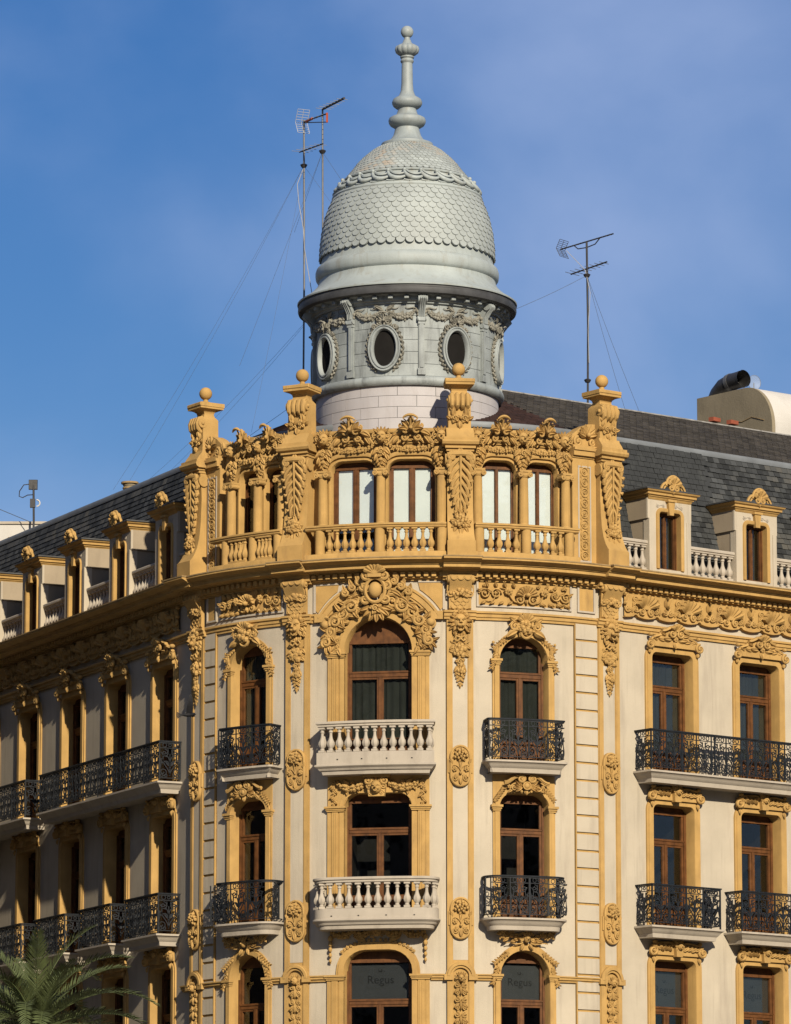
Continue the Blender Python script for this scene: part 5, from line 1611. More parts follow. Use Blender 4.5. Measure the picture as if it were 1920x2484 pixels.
# ---------------------------------------------------------------- dormers and roof balustrades
def psweep2(mb, path, prof):
    n = len(prof); vs = []
    for s, d, a, b in path: vs += [(s + a * o, z, d + b * o) for o, z in prof]
    fs = [(i * n + k, i * n + k + 1, (i + 1) * n + k + 1, (i + 1) * n + k) for i in range(len(path) - 1) for k in range(n - 1)]
    mb.add(vs, fs)
DH = .68
def dormer(s):
    hd = head_round(.36, 23.06, .09)
    mb = MB()
    for a, b in zip([-DH, -.36], [-.36, -.36]): pass
    us = [-DH, -.36] + [.36 * -math.cos(pi * i / 12) for i in range(1, 12)] + [.36, DH]
    for a, b in zip(us[:-1], us[1:]):
        if b <= -.3599 or a >= .3599: mb.add([(a, 21.40, 0), (b, 21.40, 0), (b, 23.38, 0), (a, 23.38, 0)], [(0, 1, 2, 3)])
        else:
            mb.add([(a, 21.40, 0), (b, 21.40, 0), (b, 21.60, 0), (a, 21.60, 0)], [(0, 1, 2, 3)])
            mb.add([(a, hd[0](a), 0), (b, hd[0](b), 0), (b, 23.38, 0), (a, 23.38, 0)], [(0, 1, 2, 3)])
    for sg in (-1, 1):
        u0, u1 = sorted((sg * (DH - .11), sg * (DH + .02))); mb.box(u0, u1, 21.40, 22.86, -.2, .02)
        u0, u1 = sorted((sg * DH, sg * (DH + .055))); mb.box(u0, u1, 22.86, 23.38, -.06, .0)
    W = mb.build('dormer', CREAM, B, (s, 0, 0))
    for sg in (-1, 1):
        q = MB(); q.add([(sg * DH, 21.40, -.002), (sg * DH, 21.40, -1.2), (sg * DH, 23.38, -1.2), (sg * DH, 23.38, -.002)], [(0, 1, 2, 3)])
        u0, u1 = sorted((sg * DH, sg * (DH + .05))); q.box(u0, u1, 22.86, 23.38, -1.2, -.06)
        q.build('cheek', CHEEK, W, (s, 0, 0))
    q = MB(); pth = outline(.36, 21.60, hd); band(q, pth, [(0, -.22), (0, .03), (.03, .045), (.09, .045), (.10, 0)])
    q.plate([(-.07, 22.98), (.07, 22.98), (.11, 23.36), (-.11, 23.36)], 0, .09); q.box(-.14, .14, 23.32, 23.38, 0, .12)
    q.build('surround', OCHRE, W, (s, 0, 0))
    q = MB(); path = [(-DH - .02, -1.25, -1, 0), (-DH - .02, .0, -1, 1), (DH + .02, .0, 1, 1), (DH + .02, -1.25, 1, 0)]
    psweep2(q, path, [(0, 23.34), (.02, 23.36), (.04, 23.40), (.07, 23.42), (.07, 23.44), (.12, 23.46), (.12, 23.51), (.17, 23.54), (.19, 23.575), (-.3, 23.60)])
    q.build('dormer_cornice', OCHRE, W, (s, 0, 0), None, .4)
    q = MB(); q.lbox([-DH - .24, DH + .24], 23.58, 23.615, -1.5, .20); q.build('dormer_roof', GUTTER, W, (s, 0, 0))
    put('shell_crest', O_DORM, W, F(s, .06, 23.55, 0, (.95, 1, 1)))
    put('incised_scroll', O_INC, W, F(s, .002, 23.20, 0, 1.2))
    frame, panes, room = joinery('dormer', .36, 21.60, hd, 22.98, None, True)
    fm = F(s, -.20, 0)
    put('frame', frame, W, fm); put('room', room, W, fm)
    for me, _ in panes: put('pane', me, W, fm)
    if 'dcur' not in CACHE: CACHE['dcur'] = curtain(.25, 21.66, 22.98, .07, 3)
    put('curtain', CACHE['dcur'], W, F(s, -.20 - .10, 0))
for s in LEFT_S + RIGHT_S: dormer(s)
edges = []
rs = sorted(RIGHT_S); edges.append((5.08, rs[0] - DH))
for a, b in zip(rs[:-1], rs[1:]): edges.append((a + DH, b - DH))
ls = sorted(LEFT_S, reverse=True); edges.append((ls[0] + DH, -7.22))
for a, b in zip(ls[:-1], ls[1:]): edges.append((b + DH, a - DH))
q = MB(); q.box(-.05, .05, -.03, .03, 0, .012); scup = q.mesh('scupper', LETTER, None, 0)
for a, b in edges:
    mb = MB(); sweep(mb, [(-.26, 21.36), (-.04, 21.36), (-.04, 21.50), (-.06, 21.555), (-.24, 21.555), (-.26, 21.5)], cuts(a, b)); W = mb.build('roof_balustrade', STONE, B, (0, 0, 0))
    q = MB(); sweep(q, [(w - .16, v) for w, v in ((-.085, 22.17), (-.06, 22.15), (.06, 22.15), (.085, 22.17), (.085, 22.20), (.115, 22.22), (.115, 22.27), (.09, 22.295), (-.09, 22.295), (-.115, 22.27), (-.115, 22.22), (-.085, 22.2))], cuts(a, b)); q.build('handrail', STONE, W, (0, 0, 0))
    n = max(2, round((b - a) / .222))
    for k in range(n):
        put('baluster', B_STONE, W, F(a + (b - a) * (k + .5) / n, -.16, 21.553))
    for k in range(max(1, int((b - a) / .5))): put('scupper', scup, W, F(a + .25 + .5 * k, -.045, 21.44))
# ================================================================ round tower and dome
DX, DY, DS = .298, 123.2, .99355      # axis and scale of the tower (heights below are nominal)
DZ = 1.7 * (1 - DS)
AX = Matrix.Translation((DX, DY, DZ)) @ Matrix.Scale(DS, 4)
def D(a, r=0.0, z=0.0, tilt=0.0, sc=None):
    m = AX @ Matrix.Translation((r * math.sin(a), -r * math.cos(a), z)) @ Matrix.Rotation(a, 4, 'Z')
    if tilt: m = m @ Matrix.Rotation(-tilt, 4, 'X')
    if sc: m = m @ Matrix.Diagonal((sc[0], sc[2], sc[1], 1))
    return m
def wrap(mb, r):
    """bend wall-coordinate geometry about the tower axis at radius r (local to AX)"""
    mb.v = [((r + w) * math.sin(u / r), v, (r + w) * math.cos(u / r)) for u, v, w in mb.v]
    return mb
def lathe_obj(name, prof, m, parent, n=96, flute=None, smooth=.6):
    mb = MB(); mb.lathe(prof, n, flute=flute); return put(name, mb.mesh(name, m, None, smooth), parent, AX)
RD = 2.355
TW = lathe_obj('tower_drum', [(2.30, 23.0), (2.30, 26.1), (2.335, 26.2), (2.335, 28.2), (2.40, 28.24)], DRUM, B)
# pale panels of the foot
q = MB(); na = 15; st = 2 * pi / na
us = steps(-st / 2 * 2.33 + .006, st / 2 * 2.33 - .006, .16); q.lbox(us, .005, .279, -.03, .0); wrap(q, 2.33)
pm = q.mesh('panel', PINK, None, .5)
for k in range(6):
    for j in range(na): put('panel', pm, TW, AX @ Matrix.Translation((0, 0, 25.845 - .284 * k)) @ Matrix.Rotation(st * (j + .5 * (k % 2)) + .1, 4, 'Z'))
lathe_obj('torus', [(2.33, 26.10), (2.40, 26.10), (2.44, 26.13), (2.47, 26.18), (2.48, 26.23), (2.46, 26.29), (2.42, 26.33), (2.36, 26.345)], DRUM, TW)
# coursed drum
st = 2 * pi / 16
q = MB(); q.lbox(steps(-st / 2 * RD + .007, st / 2 * RD - .007, .16), .006, .302, -.03, .0); wrap(q, RD); bm_ = q.mesh('block', DRUM, None, .5)
A0 = rad(-14)
for k in range(6):
    for j in range(16): put('block', bm_, TW, AX @ Matrix.Translation((0, 0, 26.345 + .308 * k)) @ Matrix.Rotation(A0 + st * (j + .5 * ((k + 1) % 2)), 4, 'Z'))
# pilaster strips with scroll brackets
q = MB(); q.box(-.075, .075, 26.36, 27.75, -.02, .07); q.box(-.045, .045, 26.55, 27.7, .07, .095); q.box(-.10, .10, 26.36, 26.52, -.02, .10); q.box(-.09, .09, 27.66, 27.72, -.02, .10); pl = q.mesh('pilaster', DRUM, None, .5)
q = MB()
sweep(q, [(0, 27.70), (.09, 27.70), (.13, 27.74), (.12, 27.84), (.10, 27.92), (.12, 28.04), (.20, 28.14), (.30, 28.22), (.34, 28.30), (.30, 28.37), (0, 28.37)], [-.085, .085])
for sg in (-1, 1):
    q.tube([(sg * .085, 28.27, .24), (sg * .12, 28.27, .24)], .10, 14); q.tube([(sg * .085, 27.79, .085), (sg * .115, 27.79, .085)], .06, 12)
for k in range(3): q.tube([(-.05 + .05 * k, 28.34, .31), (-.05 + .05 * k, 28.26, .355), (-.05 + .05 * k, 28.15, .25), (-.05 + .05 * k, 28.0, .14), (-.05 + .05 * k, 27.85, .125)], .022, 5)
br = q.mesh('bracket', DRUM, None, .6)
# oval window: frame, wreath, crest, dark glass
q = MB()
el = [(.285 * math.cos(a), .475 * math.sin(a), math.cos(a), math.sin(a)) for a in [2 * pi * k / 36 for k in range(36)]]
band(q, el, [(-.01, .02), (-.005, .10), (.02, .135), (.05, .135), (.06, .10), (.075, .10), (.09, .13), (.115, .13), (.125, .08), (.125, 0)], True)
q.v = [(u, v + 27.05, w) for u, v, w in q.v]; wrap(q, RD); ofr = q.mesh('oval_frame', DRUM, None, .6)
q = MB(); rg = random.Random(3)
for k in range(30):
    a = 2 * pi * (k + .5) / 30
    if math.sin(a) < -.86: continue
    u, v = .435 * math.cos(a), .625 * math.sin(a)
    for b in (a + 1.0, a - 1.0): leaf(q, u, v, b, .11, .035, .0, .05, .05, 0, 4)
    q.ball(u, v, .05, .034 * rg.uniform(.8, 1.2), 6, 4)
for sg in (-1, 1):
    volute(q, sg * .13, .66, .085, pi / 2, 1.4, sg, .03, .06, 14, 5); volute(q, sg * .27, .56, .07, 0, 1.3, -sg, .026, .05, 12, 5)
    leaf(q, sg * .1, .72, pi / 2 - sg * .5, .2, .06, .02, .07, .07, 0, 5)
crown_leaf(q.at(0, .68), .22, .04); q.off()
q.v = [(u, v + 27.05, w) for u, v, w in q.v]; wrap(q, RD); owr = q.mesh('wreath', DRUMO, None, .9)
q = MB(); q.plate([(.29 * math.cos(a), 27.05 + .48 * math.sin(a)) for a in [2 * pi * k / 30 for k in range(30)]], 0, .018); wrap(q, RD)
opm = q.mesh('pane', ROOMD, None, 0)
# swags
q = MB()
for sg in (-1, 1):
    swag(q, (sg * .06, 28.02), (sg * .80, 28.02), .17, .07, 13, .01, random.Random(41 + sg), .5)
    for k in range(4): q.ball(sg * (.83 + .01 * k), 27.98 - .085 * k, .05, .05 - .006 * k, 6, 4)
    leaf(q, sg * .05, 28.04, (0 if sg > 0 else pi) + sg * .5, .24, .06, .02, .06, .06, 0, 5)
    stem(q, (sg * .1, 28.05), (sg * .2, 28.14), (sg * .26, 28.0), (sg * .36, 28.1), .022, .04)
    stem(q, (sg * .8, 28.05), (sg * .7, 28.14), (sg * .62, 28.0), (sg * .52, 28.1), .022, .04)
wrap(q, RD); swm = q.mesh('swag', DRUMO, None, .9)
for j in range(8):
    m = AX @ Matrix.Rotation(A0 + j * pi / 4, 4, 'Z')
    put('swag', swm, TW, m)
    W = put('oval_window', ofr, TW, m) if False else put('oval_frame', ofr, TW, m)
    put('wreath', owr, TW, m); put('pane', opm, TW, m)
    a = A0 + (j + .5) * pi / 4
    put('pilaster', pl, TW, D(a, RD - .01)); put('bracket', br, TW, D(a, RD - .01))
# eave: bed mould, modillions, dark gutter
lathe_obj('eave', [(2.34, 28.18), (2.42, 28.20), (2.43, 28.24), (2.50, 28.26), (2.50, 28.36), (2.66, 28.385), (2.70, 28.40)], DRUM, TW)
q = MB(); q.box(-.06, .06, 0, .09, 0, .13, .01); mo = q.mesh('modillion', DRUM, None, 0)
for j in range(40): put('modillion', mo, TW, D(A0 + 2 * pi * (j + .5) / 40, 2.50, 28.275))
lathe_obj('gutter', [(2.66, 28.375), (2.73, 28.375), (2.785, 28.40), (2.805, 28.46), (2.80, 28.54), (2.775, 28.56), (2.775, 28.60), (2.80, 28.615)], GUTTER, TW)
DM = lathe_obj('dome', [(2.70, 28.61), (2.815, 28.615), (2.82, 28.65), (2.76, 28.69), (2.62, 28.77), (2.46, 28.90), (2.34, 29.03), (2.285, 29.13), (2.27, 29.22), (2.31, 29.25), (2.345, 29.30), (2.355, 29.38), (2.355, 29.46), (2.33, 29.54), (2.28, 29.59), (2.235, 29.62), (2.21, 29.70), (2.19, 29.84), (2.18, 30.11), (2.135, 30.51), (2.05, 30.91), (1.935, 31.23), (1.86, 31.40), (1.62, 31.86), (1.44, 32.06), (1.27, 32.31), (.97, 32.59), (.64, 32.80), (.5, 32.86)], DOME, B)
TAB = [(29.6, 2.20), (29.84, 2.19), (30.11, 2.18), (30.51, 2.135), (30.91, 2.05), (31.23, 1.935), (31.45, 1.84), (31.86, 1.62), (32.06, 1.45), (32.31, 1.26), (32.45, 1.13), (32.59, .97), (32.7, .83), (32.80, .64), (33.0, .3)]
def dr(z):
    for (z0, r0), (z1, r1) in zip(TAB[:-1], TAB[1:]):
        if z <= z1: return r0 + (r1 - r0) * (z - z0) / (z1 - z0)
    return .3
def dsl(z): return math.atan2(dr(z - .06) - dr(z + .06), .12)
q = MB()
ol = [(.5, .9), (-.5, .9)] + [(-.5 * math.cos(pi * k / 8), -.5 * math.sin(pi * k / 8)) for k in range(9)]
q.plate(ol, 0, .16); SC = q.mesh('scale', SCALEM, None, .4)
def tri_scale(mb, m):
    n0 = [m @ Vector((a, -w, b)) for a, b, w in Q0.v]
    k = len(mb.v); mb.v += [(v.x, v.z, -v.y) for v in n0]; mb.f += [tuple(i + k for i in f) for f in Q0.f]
Q0 = MB(); Q0.plate(ol, 0, .16)
tiles = []
N1, z, row = 58, 29.90, 0
while z < 31.36:
    w = 2 * pi * dr(z) / N1
    for k in range(N1): tiles.append((2 * pi * (k + .5 * (row % 2)) / N1 + .03, z, w * .955, w))
    row += 1; z += .132
tiles = [(((a + pi) % (2 * pi)) - pi, z, w, l) for a, z, w, l in tiles]
tiles.sort(key=lambda t: abs(t[0] + .0))
field = MB(); rg = random.Random(9)
for i, (a, z, w, l) in enumerate(tiles):
    m = D(a + rg.uniform(-.002, .002), dr(z) + .016 + rg.uniform(0, .005), z + rg.uniform(-.004, .004), dsl(z) + .15, (w, l * .92, w * 1.35))
    if i < 300: put('scale', SC, DM, m)
    elif abs(a) < 2.2: tri_scale(field, m)
N2, z, row = 62, 31.93, 0
while z < 32.84:
    w = 2 * pi * dr(z) / N2
    for k in range(N2):
        a = 2 * pi * (k + .5 * (row % 2)) / N2; a = ((a + pi) % (2 * pi)) - pi
        if abs(a) < 2.3: tri_scale(field, D(a, dr(z) + .012 + rg.uniform(0, .005), z, dsl(z) + .13, (w * .95, .125, .19)))
    row += 1; z += .085 * math.cos(dsl(z)) + .012
field.build('scale_field', SCALEM, DM, None, None, .4, 'stuff')
# wave band
lathe_obj('band_fillet', [(1.85, 31.38), (1.93, 31.385), (1.945, 31.42), (1.93, 31.46), (1.86, 31.475)], DOME, DM)
lathe_obj('band_fillet', [(1.62, 31.83), (1.67, 31.835), (1.68, 31.865), (1.66, 31.89), (1.58, 31.90)], DOME, DM)
q = MB()
pts = bez((-.21, .13), (-.15, -.14), (.06, -.20), (.25, -.06), 12, .04, .03)
q.tube(pts, [.028 + .034 * math.sin(pi * (k + .5) / 13) for k in range(13)], 7)
pts = bez((-.15, .15), (-.06, .02), (.06, -.05), (.24, .06), 10, .045, .02)
q.tube(pts, [.020 + .022 * math.sin(pi * (k + .5) / 11) for k in range(11)], 6)
q.ball(-.20, .15, .06, .052, 8, 6)
stem(q, (-.22, -.16), (-.1, -.19), (.02, -.19), (.12, -.15), .022, .03, .6, 8)
wv = q.mesh('wave_scroll', DOME, None, .9)
zc = 31.655; rb = dr(zc) + .02
for j in range(26): put('wave_scroll', wv, DM, D(2 * pi * (j + .3) / 26, rb, zc, dsl(zc), (1, 1.0, 1)))
# spire
SP = lathe_obj('spire', [(.5, 32.82), (.665, 32.82), (.675, 32.85), (.665, 32.90), (.56, 32.94), (.44, 33.0), (.36, 33.12), (.325, 33.25), (.31, 33.32), (.36, 33.35), (.44, 33.40), (.475, 33.46), (.485, 33.52), (.465, 33.58), (.40, 33.62), (.30, 33.66), (.27, 33.70), (.24, 33.80), (.245, 33.84), (.30, 33.86), (.36, 33.91), (.39, 33.97), (.39, 34.02), (.36, 34.09), (.30, 34.13), (.23, 34.17), (.20, 34.22), (.165, 34.32), (.15, 34.5), (.14, 35.05), (.165, 35.08), (.175, 35.11), (.16, 35.14), (.15, 35.17), (.18, 35.20), (.18, 35.23), (.15, 35.25)], SPIRE, B, 40)
q = MB(); q.lathe([(.14, 35.25), (.22, 35.28), (.29, 35.34), (.315, 35.42), (.29, 35.49), (.21, 35.54), (.12, 35.555)], 80, flute=lambda a, v: .93 + .10 * abs(math.sin(6 * a)) ** .6); put('fluted_bulb', q.mesh('fluted_bulb', SPIRE, None, .8), SP, AX)
lathe_obj('neck', [(.17, 35.545), (.15, 35.57), (.12, 35.60), (.10, 35.66), (.075, 35.70), (.075, 35.76)], SPIRE, SP, 24)
q = MB(); q.ball(0, 35.89, 0, .165, 24, 16); put('ball', q.mesh('ball', SPIRE), SP, AX)
# ================================================================ things on and behind the roofs
def wtube(mb, pts, r, n=5):
    """tube in world coordinates"""
    mb.tube([(x, z, -y) for x, y, z in pts], r, n)
def wmesh(mb, name, m, parent=None, smooth=.9):
    return put(name, mb.mesh(name, m, None, smooth), parent)
def sag_wire(parent, p, q, r=.007, m=WIREM, sag=.0):
    mb = MB(); pts = [tuple(p[i] + (q[i] - p[i]) * k / 6 - (sag * 4 * (k / 6) * (1 - k / 6) if i == 2 else 0) for i in range(3)) for k in range(7)]
    wtube(mb, pts, r, 4); return wmesh(mb, 'guy_wire', m, parent)
def yagi(parent, p, q, n, half, m=DMAST, r=.018, er=.007, taper=.35):
    mb = MB(); wtube(mb, [p, q], r, 5); bo = wmesh(mb, 'boom', m, parent)
    d = Vector(q) - Vector(p); side = Vector((-d.y, d.x, 0)).normalized()
    mb = MB()
    for k in range(n):
        t = (k + .3) / n; c = Vector(p) + d * t; h = half * (1 - taper * t)
        wtube(mb, [tuple(c - side * h), tuple(c + side * h)], er, 4)
    wmesh(mb, 'element', STEEL, bo)
    return bo
def reflector(parent, c, ax, w, h, m=STEEL):
    """two tilted grid panels behind a boom"""
    ax = Vector(ax).normalized(); side = Vector((-ax.y, ax.x, 0)).normalized()
    for up in (1, -1):
        mb = MB(); vdir = (Vector((0, 0, up)) * .85 - ax * -.45).normalized()
        for k in range(6): b = Vector(c) + vdir * (h * k / 5); wtube(mb, [tuple(b - side * w), tuple(b + side * w)], .007, 4)
        for e in (-1, 0, 1): wtube(mb, [tuple(Vector(c) + side * w * e), tuple(Vector(c) + side * w * e + vdir * h)], .009, 4)
        wmesh(mb, 'reflector', m, parent)
def mast(name, label, x, y, z0, z1, r, m):
    root = empty(name, (x, y, z0), label, 'antenna', 'television antennas on the roofs')
    mb = MB(); wtube(mb, [(x, y, z0), (x + .02, y, (z0 + z1) / 2), (x, y, z1)], r, 8); wmesh(mb, 'mast', m, root)
    return root
def collar(root, x, y, z, m=DMAST):
    mb = MB(); wtube(mb, [(x, y, z - .07), (x, y, z), (x, y, z + .03)], [.06, .10, .05], 10); wmesh(mb, 'collar', m, root)
# nearer left mast
a = mast('roof_antenna', 'thin tall antenna mast with a white grid reflector, just left of the dome', -2.43, 127.5, 25.6, 34.45, .027, STEEL)
collar(a, -2.43, 127.5, 33.22)
bo = yagi(a, (-2.43, 127.5, 34.40), (-1.80, 126.1, 34.26), 5, .10, DMAST, .02)
mb = MB(); wtube(mb, [(-1.80, 126.1, 34.28), (-1.80, 126.1, 34.02)], .03, 5); wmesh(mb, 'end_cap', ORANGE, a); mb = MB(); wtube(mb, [(-2.36, 127.35, 34.37), (-2.2, 127.0, 34.36)], .04, 6); wmesh(mb, 'dipole', ORANGE, a)
mb = MB(); wtube(mb, [(-1.80, 126.1, 34.03), (-2.40, 127.45, 34.36)], .014, 5); wmesh(mb, 'boom_stay', DMAST, a)
reflector(a, (-2.50, 127.6, 34.40), (.45, -1, 0), .17, .36, CABLE)
yagi(a, (-2.55, 127.7, 33.62), (-1.90, 126.1, 33.45), 6, .26, DMAST, .02)
for q, sg in (((-7.6, 131.0, 25.1), .25), ((-7.3, 131.0, 25.1), .2), ((-1.45, 126.4, 31.6), .0), ((-3.8, 128.0, 26.1), .1)): sag_wire(a, (-2.43, 127.5, 33.2), q, .0036, WIREM, sg)
sag_wire(a, (-2.43, 127.5, 28.9), (-6.95, 131.0, 25.1), .0036, WIREM, .15); sag_wire(a, (-2.43, 127.5, 28.85), (-6.6, 131.0, 25.1), .0036, WIREM, .15)
mb = MB(); wtube(mb, [(-2.45, 127.5, 33.1), (-2.60, 127.5, 32.7), (-2.56, 127.5, 32.2), (-2.44, 127.45, 31.5), (-2.40, 127.45, 30.9), (-2.20, 127.45, 29.7), (-2.12, 127.4, 29.0)], .011, 5); wmesh(mb, 'cable', CABLE, a)
# farther left mast
a = mast('roof_antenna', 'thin antenna mast close behind the dome shoulder, topped by a slanting boom', -1.96, 129.0, 25.6, 35.15, .026, STEEL)
collar(a, -1.96, 129.0, 33.98)
yagi(a, (-1.96, 129.0, 35.13), (-1.36, 127.4, 35.02), 7, .22, DMAST, .034, .008)
for q in ((-2.75, 131.0, 32.2), (-4.2, 130.5, 28.4), (-1.30, 126.6, 32.4)): sag_wire(a, (-1.96, 129.0, 33.95), q, .0045)
# small stub behind the parapet
a = mast('roof_antenna', 'short antenna stub behind the gallery finial left of the drum', -2.79, 128.0, 24.6, 26.85, .03, STEEL)
yagi(a, (-3.05, 128.2, 26.16), (-2.35, 127.8, 26.22), 5, .22, DMAST, .018)
sag_wire(a, (-2.75, 128.0, 26.8), (-4.0, 128.5, 26.0), .006)
# right mast
a = mast('roof_antenna', 'dark antenna mast rising from the slate ridge right of the dome', 5.08, 128.2, 26.8, 31.28, .03, DMAST)
collar(a, 5.08, 128.2, 30.40); collar(a, 5.08, 128.2, 27.55)
yagi(a, (4.40, 128.7, 31.20), (5.77, 127.7, 31.40), 13, .05, DMAST, .02, .010, 0)
mb = MB(); wtube(mb, [(4.75, 128.44, 31.25), (4.85, 128.36, 31.14), (5.08, 128.2, 31.14), (5.3, 128.05, 31.2), (5.42, 127.95, 31.34)], .016, 5); wmesh(mb, 'boom_stay', DMAST, a)
reflector(a, (4.40, 128.7, 31.20), (.8, -.6, 0), .20, .26, DMAST)
yagi(a, (4.67, 128.6, 30.50), (5.60, 127.8, 30.66), 8, .30, DMAST, .022, .008)
for q, sg in (((2.55, 125.0, 28.55), .05), ((6.4, 130.4, 26.4), .1), ((7.0, 131.0, 26.2), .1)): sag_wire(a, (5.08, 128.2, 30.38), q, .0055, WIREM, sg)
mb = MB(); wtube(mb, [(4.55, 128.6, 31.15), (4.9, 128.3, 30.7), (5.04, 128.15, 30.5), (5.16, 128.15, 29.9), (5.10, 128.15, 28.9), (5.12, 128.15, 28.0)], .010, 5); wmesh(mb, 'cable', CABLE, a)
# far left mast with a box
a = mast('roof_mast', 'small mast with a square box and looped cable above the white parapet', -11.12, 149.5, 26.4, 28.55, .035, DMAST)
mb = MB(); mb.box(-11.27, -11.0, 28.42, 28.72, -149.6, -149.48, .01); wmesh(mb, 'box', DUCT, a, 0)
mb = MB(); mb.box(-11.22, -11.06, 27.85, 28.12, -149.56, -149.44); wmesh(mb, 'clamp', DMAST, a, 0)
mb = MB(); mb.tube(arcpts(-11.02, 27.99, .10, -pi / 2, pi / 2, 8, -149.5), .025, 5); wmesh(mb, 'insulator', WHITE, a)
mb = MB(); wtube(mb, [(-11.26, 149.5, 28.58), (-11.42, 149.5, 28.56), (-11.55, 149.5, 28.36), (-11.56, 149.5, 28.2), (-11.45, 149.5, 28.16), (-11.3, 149.5, 28.24), (-11.14, 149.5, 28.25)], .016, 5); wmesh(mb, 'cable', DMAST, a)
sag_wire(a, (-11.2, 149.5, 27.4), (-13.4, 151.5, 28.6), .012)
# white building behind the left wing
wb = empty('white_building', (-18, 156, 0), 'white rendered parapet of a house behind the slate roof at far left', 'building')
mb = MB(); mb.box(-30, -10.6, 0, 27.42, -162, -150); wmesh(mb, 'wall', WHITE, wb, 0)
mb = MB(); mb.box(-30.05, -10.55, 27.42, 27.50, -162.05, -149.95); wmesh(mb, 'coping', STONE, wb, 0)
mb = MB(); mb.box(-11.92, -11.78, 24, 27.0, -149.98, -149.9); wmesh(mb, 'drainpipe', GRIME, wb, 0)
# chimney pot
ch = empty('chimney_pot', P(-17.4, -2.4, 24.95), 'round banded chimney pot peeping over the left slate roof', 'chimney')
o = P(-17.4, -2.4, 24.95)
mb = MB(); mb.lathe([(.17, 0), (.17, .72), (.19, .74), (.19, .78), (.17, .80)], 20); put('pot', mb.mesh('pot', CONC), ch, Matrix.Translation(o))
for k in range(3):
    mb = MB(); mb.lathe([(.17, 0), (.20, .01), (.20, .05), (.17, .06)], 20); put('band', mb.mesh('band', STONE if k % 2 else GRIME), ch, Matrix.Translation((o[0], o[1], o[2] + .42 + .11 * k)))
mb = MB(); mb.lathe([(.0, 0), (.24, 0), (.24, .05), (.0, .09)], 20); put('cap', mb.mesh('cap', GRIME), ch, Matrix.Translation((o[0], o[1], o[2] + .79)))
# rooftop block with the rounded front
rh = empty('rooftop_block', P(18, -7.5, 22), 'beige rendered rooftop block with rounded cream front beyond the ridge', 'building')
prof = [(-6.0, 22)] + [(-7.1 + 1.1 * math.cos(a), 27.3 + 1.22 * math.sin(a)) for a in [pi / 2 * k / 14 for k in range(15)]] + [(-9.05, 28.52), (-9.05, 22)]
mb = MB()
for i in range(len(prof) - 1):
    a_, b_ = prof[i], prof[i + 1]
    mb.add([(16.0, a_[1], a_[0]), (24.0, a_[1], a_[0]), (24.0, b_[1], b_[0]), (16.0, b_[1], b_[0])], [(0, 1, 2, 3)])
mb.build('curved_front', WHITE, rh, (0, 0, 0), None, .6)
mb = MB(); n = len(prof); mb.add([(15.985, z, d + (.02 if d > -7 else 0)) for d, z in prof] + [(16.1, z, d + (.02 if d > -7 else 0)) for d, z in prof], [tuple(range(n))] + [(i, i + 1, n + i + 1, n + i) for i in range(n - 1)]); mb.build('end_wall', CONC, rh, (0, 0, 0), None, .6)
mb = MB(); wtube(mb, [P(15.975, -7.9, 27.55), P(15.975, -7.4, 27.62), P(15.975, -7.2, 27.58), P(15.975, -6.8, 27.66), P(15.975, -6.3, 27.5)], .012, 4); wmesh(mb, 'crack', GRIME, rh)
# duct and mesh dish
du = empty('vent_duct', P(16.6, -7.6, 28.5), 'dark round metal duct with open mouth on the rooftop block', 'duct')
pth = [(8.92, 135.6, 28.40), (9.02, 135.5, 28.62), (9.16, 135.3, 28.78), (9.36, 135.0, 28.86), (9.64, 134.65, 28.88)]
mb = MB(); wtube(mb, pth, [.23, .24, .245, .24, .24], 20); mb.f = [f for f in mb.f if len(f) < 10]; wmesh(mb, 'pipe', DUCT, du)
mb = MB(); wtube(mb, [(9.30, 135.08, 28.845), (9.38, 134.98, 28.865)], [.252, .252], 20); wmesh(mb, 'clamp_ring', STEEL, du)
mb = MB(); wtube(mb, [(9.62, 134.68, 28.88), (9.67, 134.61, 28.885)], [.25, .25], 20); mb.f = [f for f in mb.f if len(f) < 10]; wmesh(mb, 'rim', DUCT, du)
di = empty('mesh_dish', P(17.0, -7.6, 28.5), 'translucent round mesh dish behind the vent duct', 'dish')
m = bpy.data.materials.new('wire_mesh'); m.use_nodes = True
N, L = m.node_tree.nodes, m.node_tree.links
tr = N.new('ShaderNodeBsdfTransparent'); mx = N.new('ShaderNodeMixShader'); mx.inputs['Fac'].default_value = .32
N['Principled BSDF'].inputs['Base Color'].default_value = (.35, .38, .4, 1)
L.new(tr.outputs['BSDF'], mx.inputs[1]); L.new(N['Principled BSDF'].outputs['BSDF'], mx.inputs[2]); L.new(mx.outputs['Shader'], N['Material Output'].inputs['Surface'])
mb = MB()
prof2 = [(.0, .0), (.07, .006), (.13, .02), (.19, .045)]
vs = []; fs = []
for r_, h in prof2:
    for k in range(20): vs.append((r_ * math.cos(2 * pi * k / 20), r_ * math.sin(2 * pi * k / 20) * 1.1, h))
for j in range(3):
    for k in range(20): fs.append((j * 20 + k, j * 20 + (k + 1) % 20, (j + 1) * 20 + (k + 1) % 20, (j + 1) * 20 + k))
mb.add(vs, fs); dm = Matrix.Translation((10.0, 135.3, 28.90)) @ Matrix.Rotation(.35, 4, 'Z')
put('reflector', mb.mesh('reflector', m), di, dm)
mb = MB(); mb.tube(arcpts(0, 0, .19, 0, 2 * pi, 24, .045, .209), .006, 4, False); put('rim', mb.mesh('rim', STEEL), di, dm)
mb = MB(); wtube(mb, [(10.0, 135.32, 28.9), (10.0, 135.32, 28.5)], .015, 5); wmesh(mb, 'post', DMAST, di)
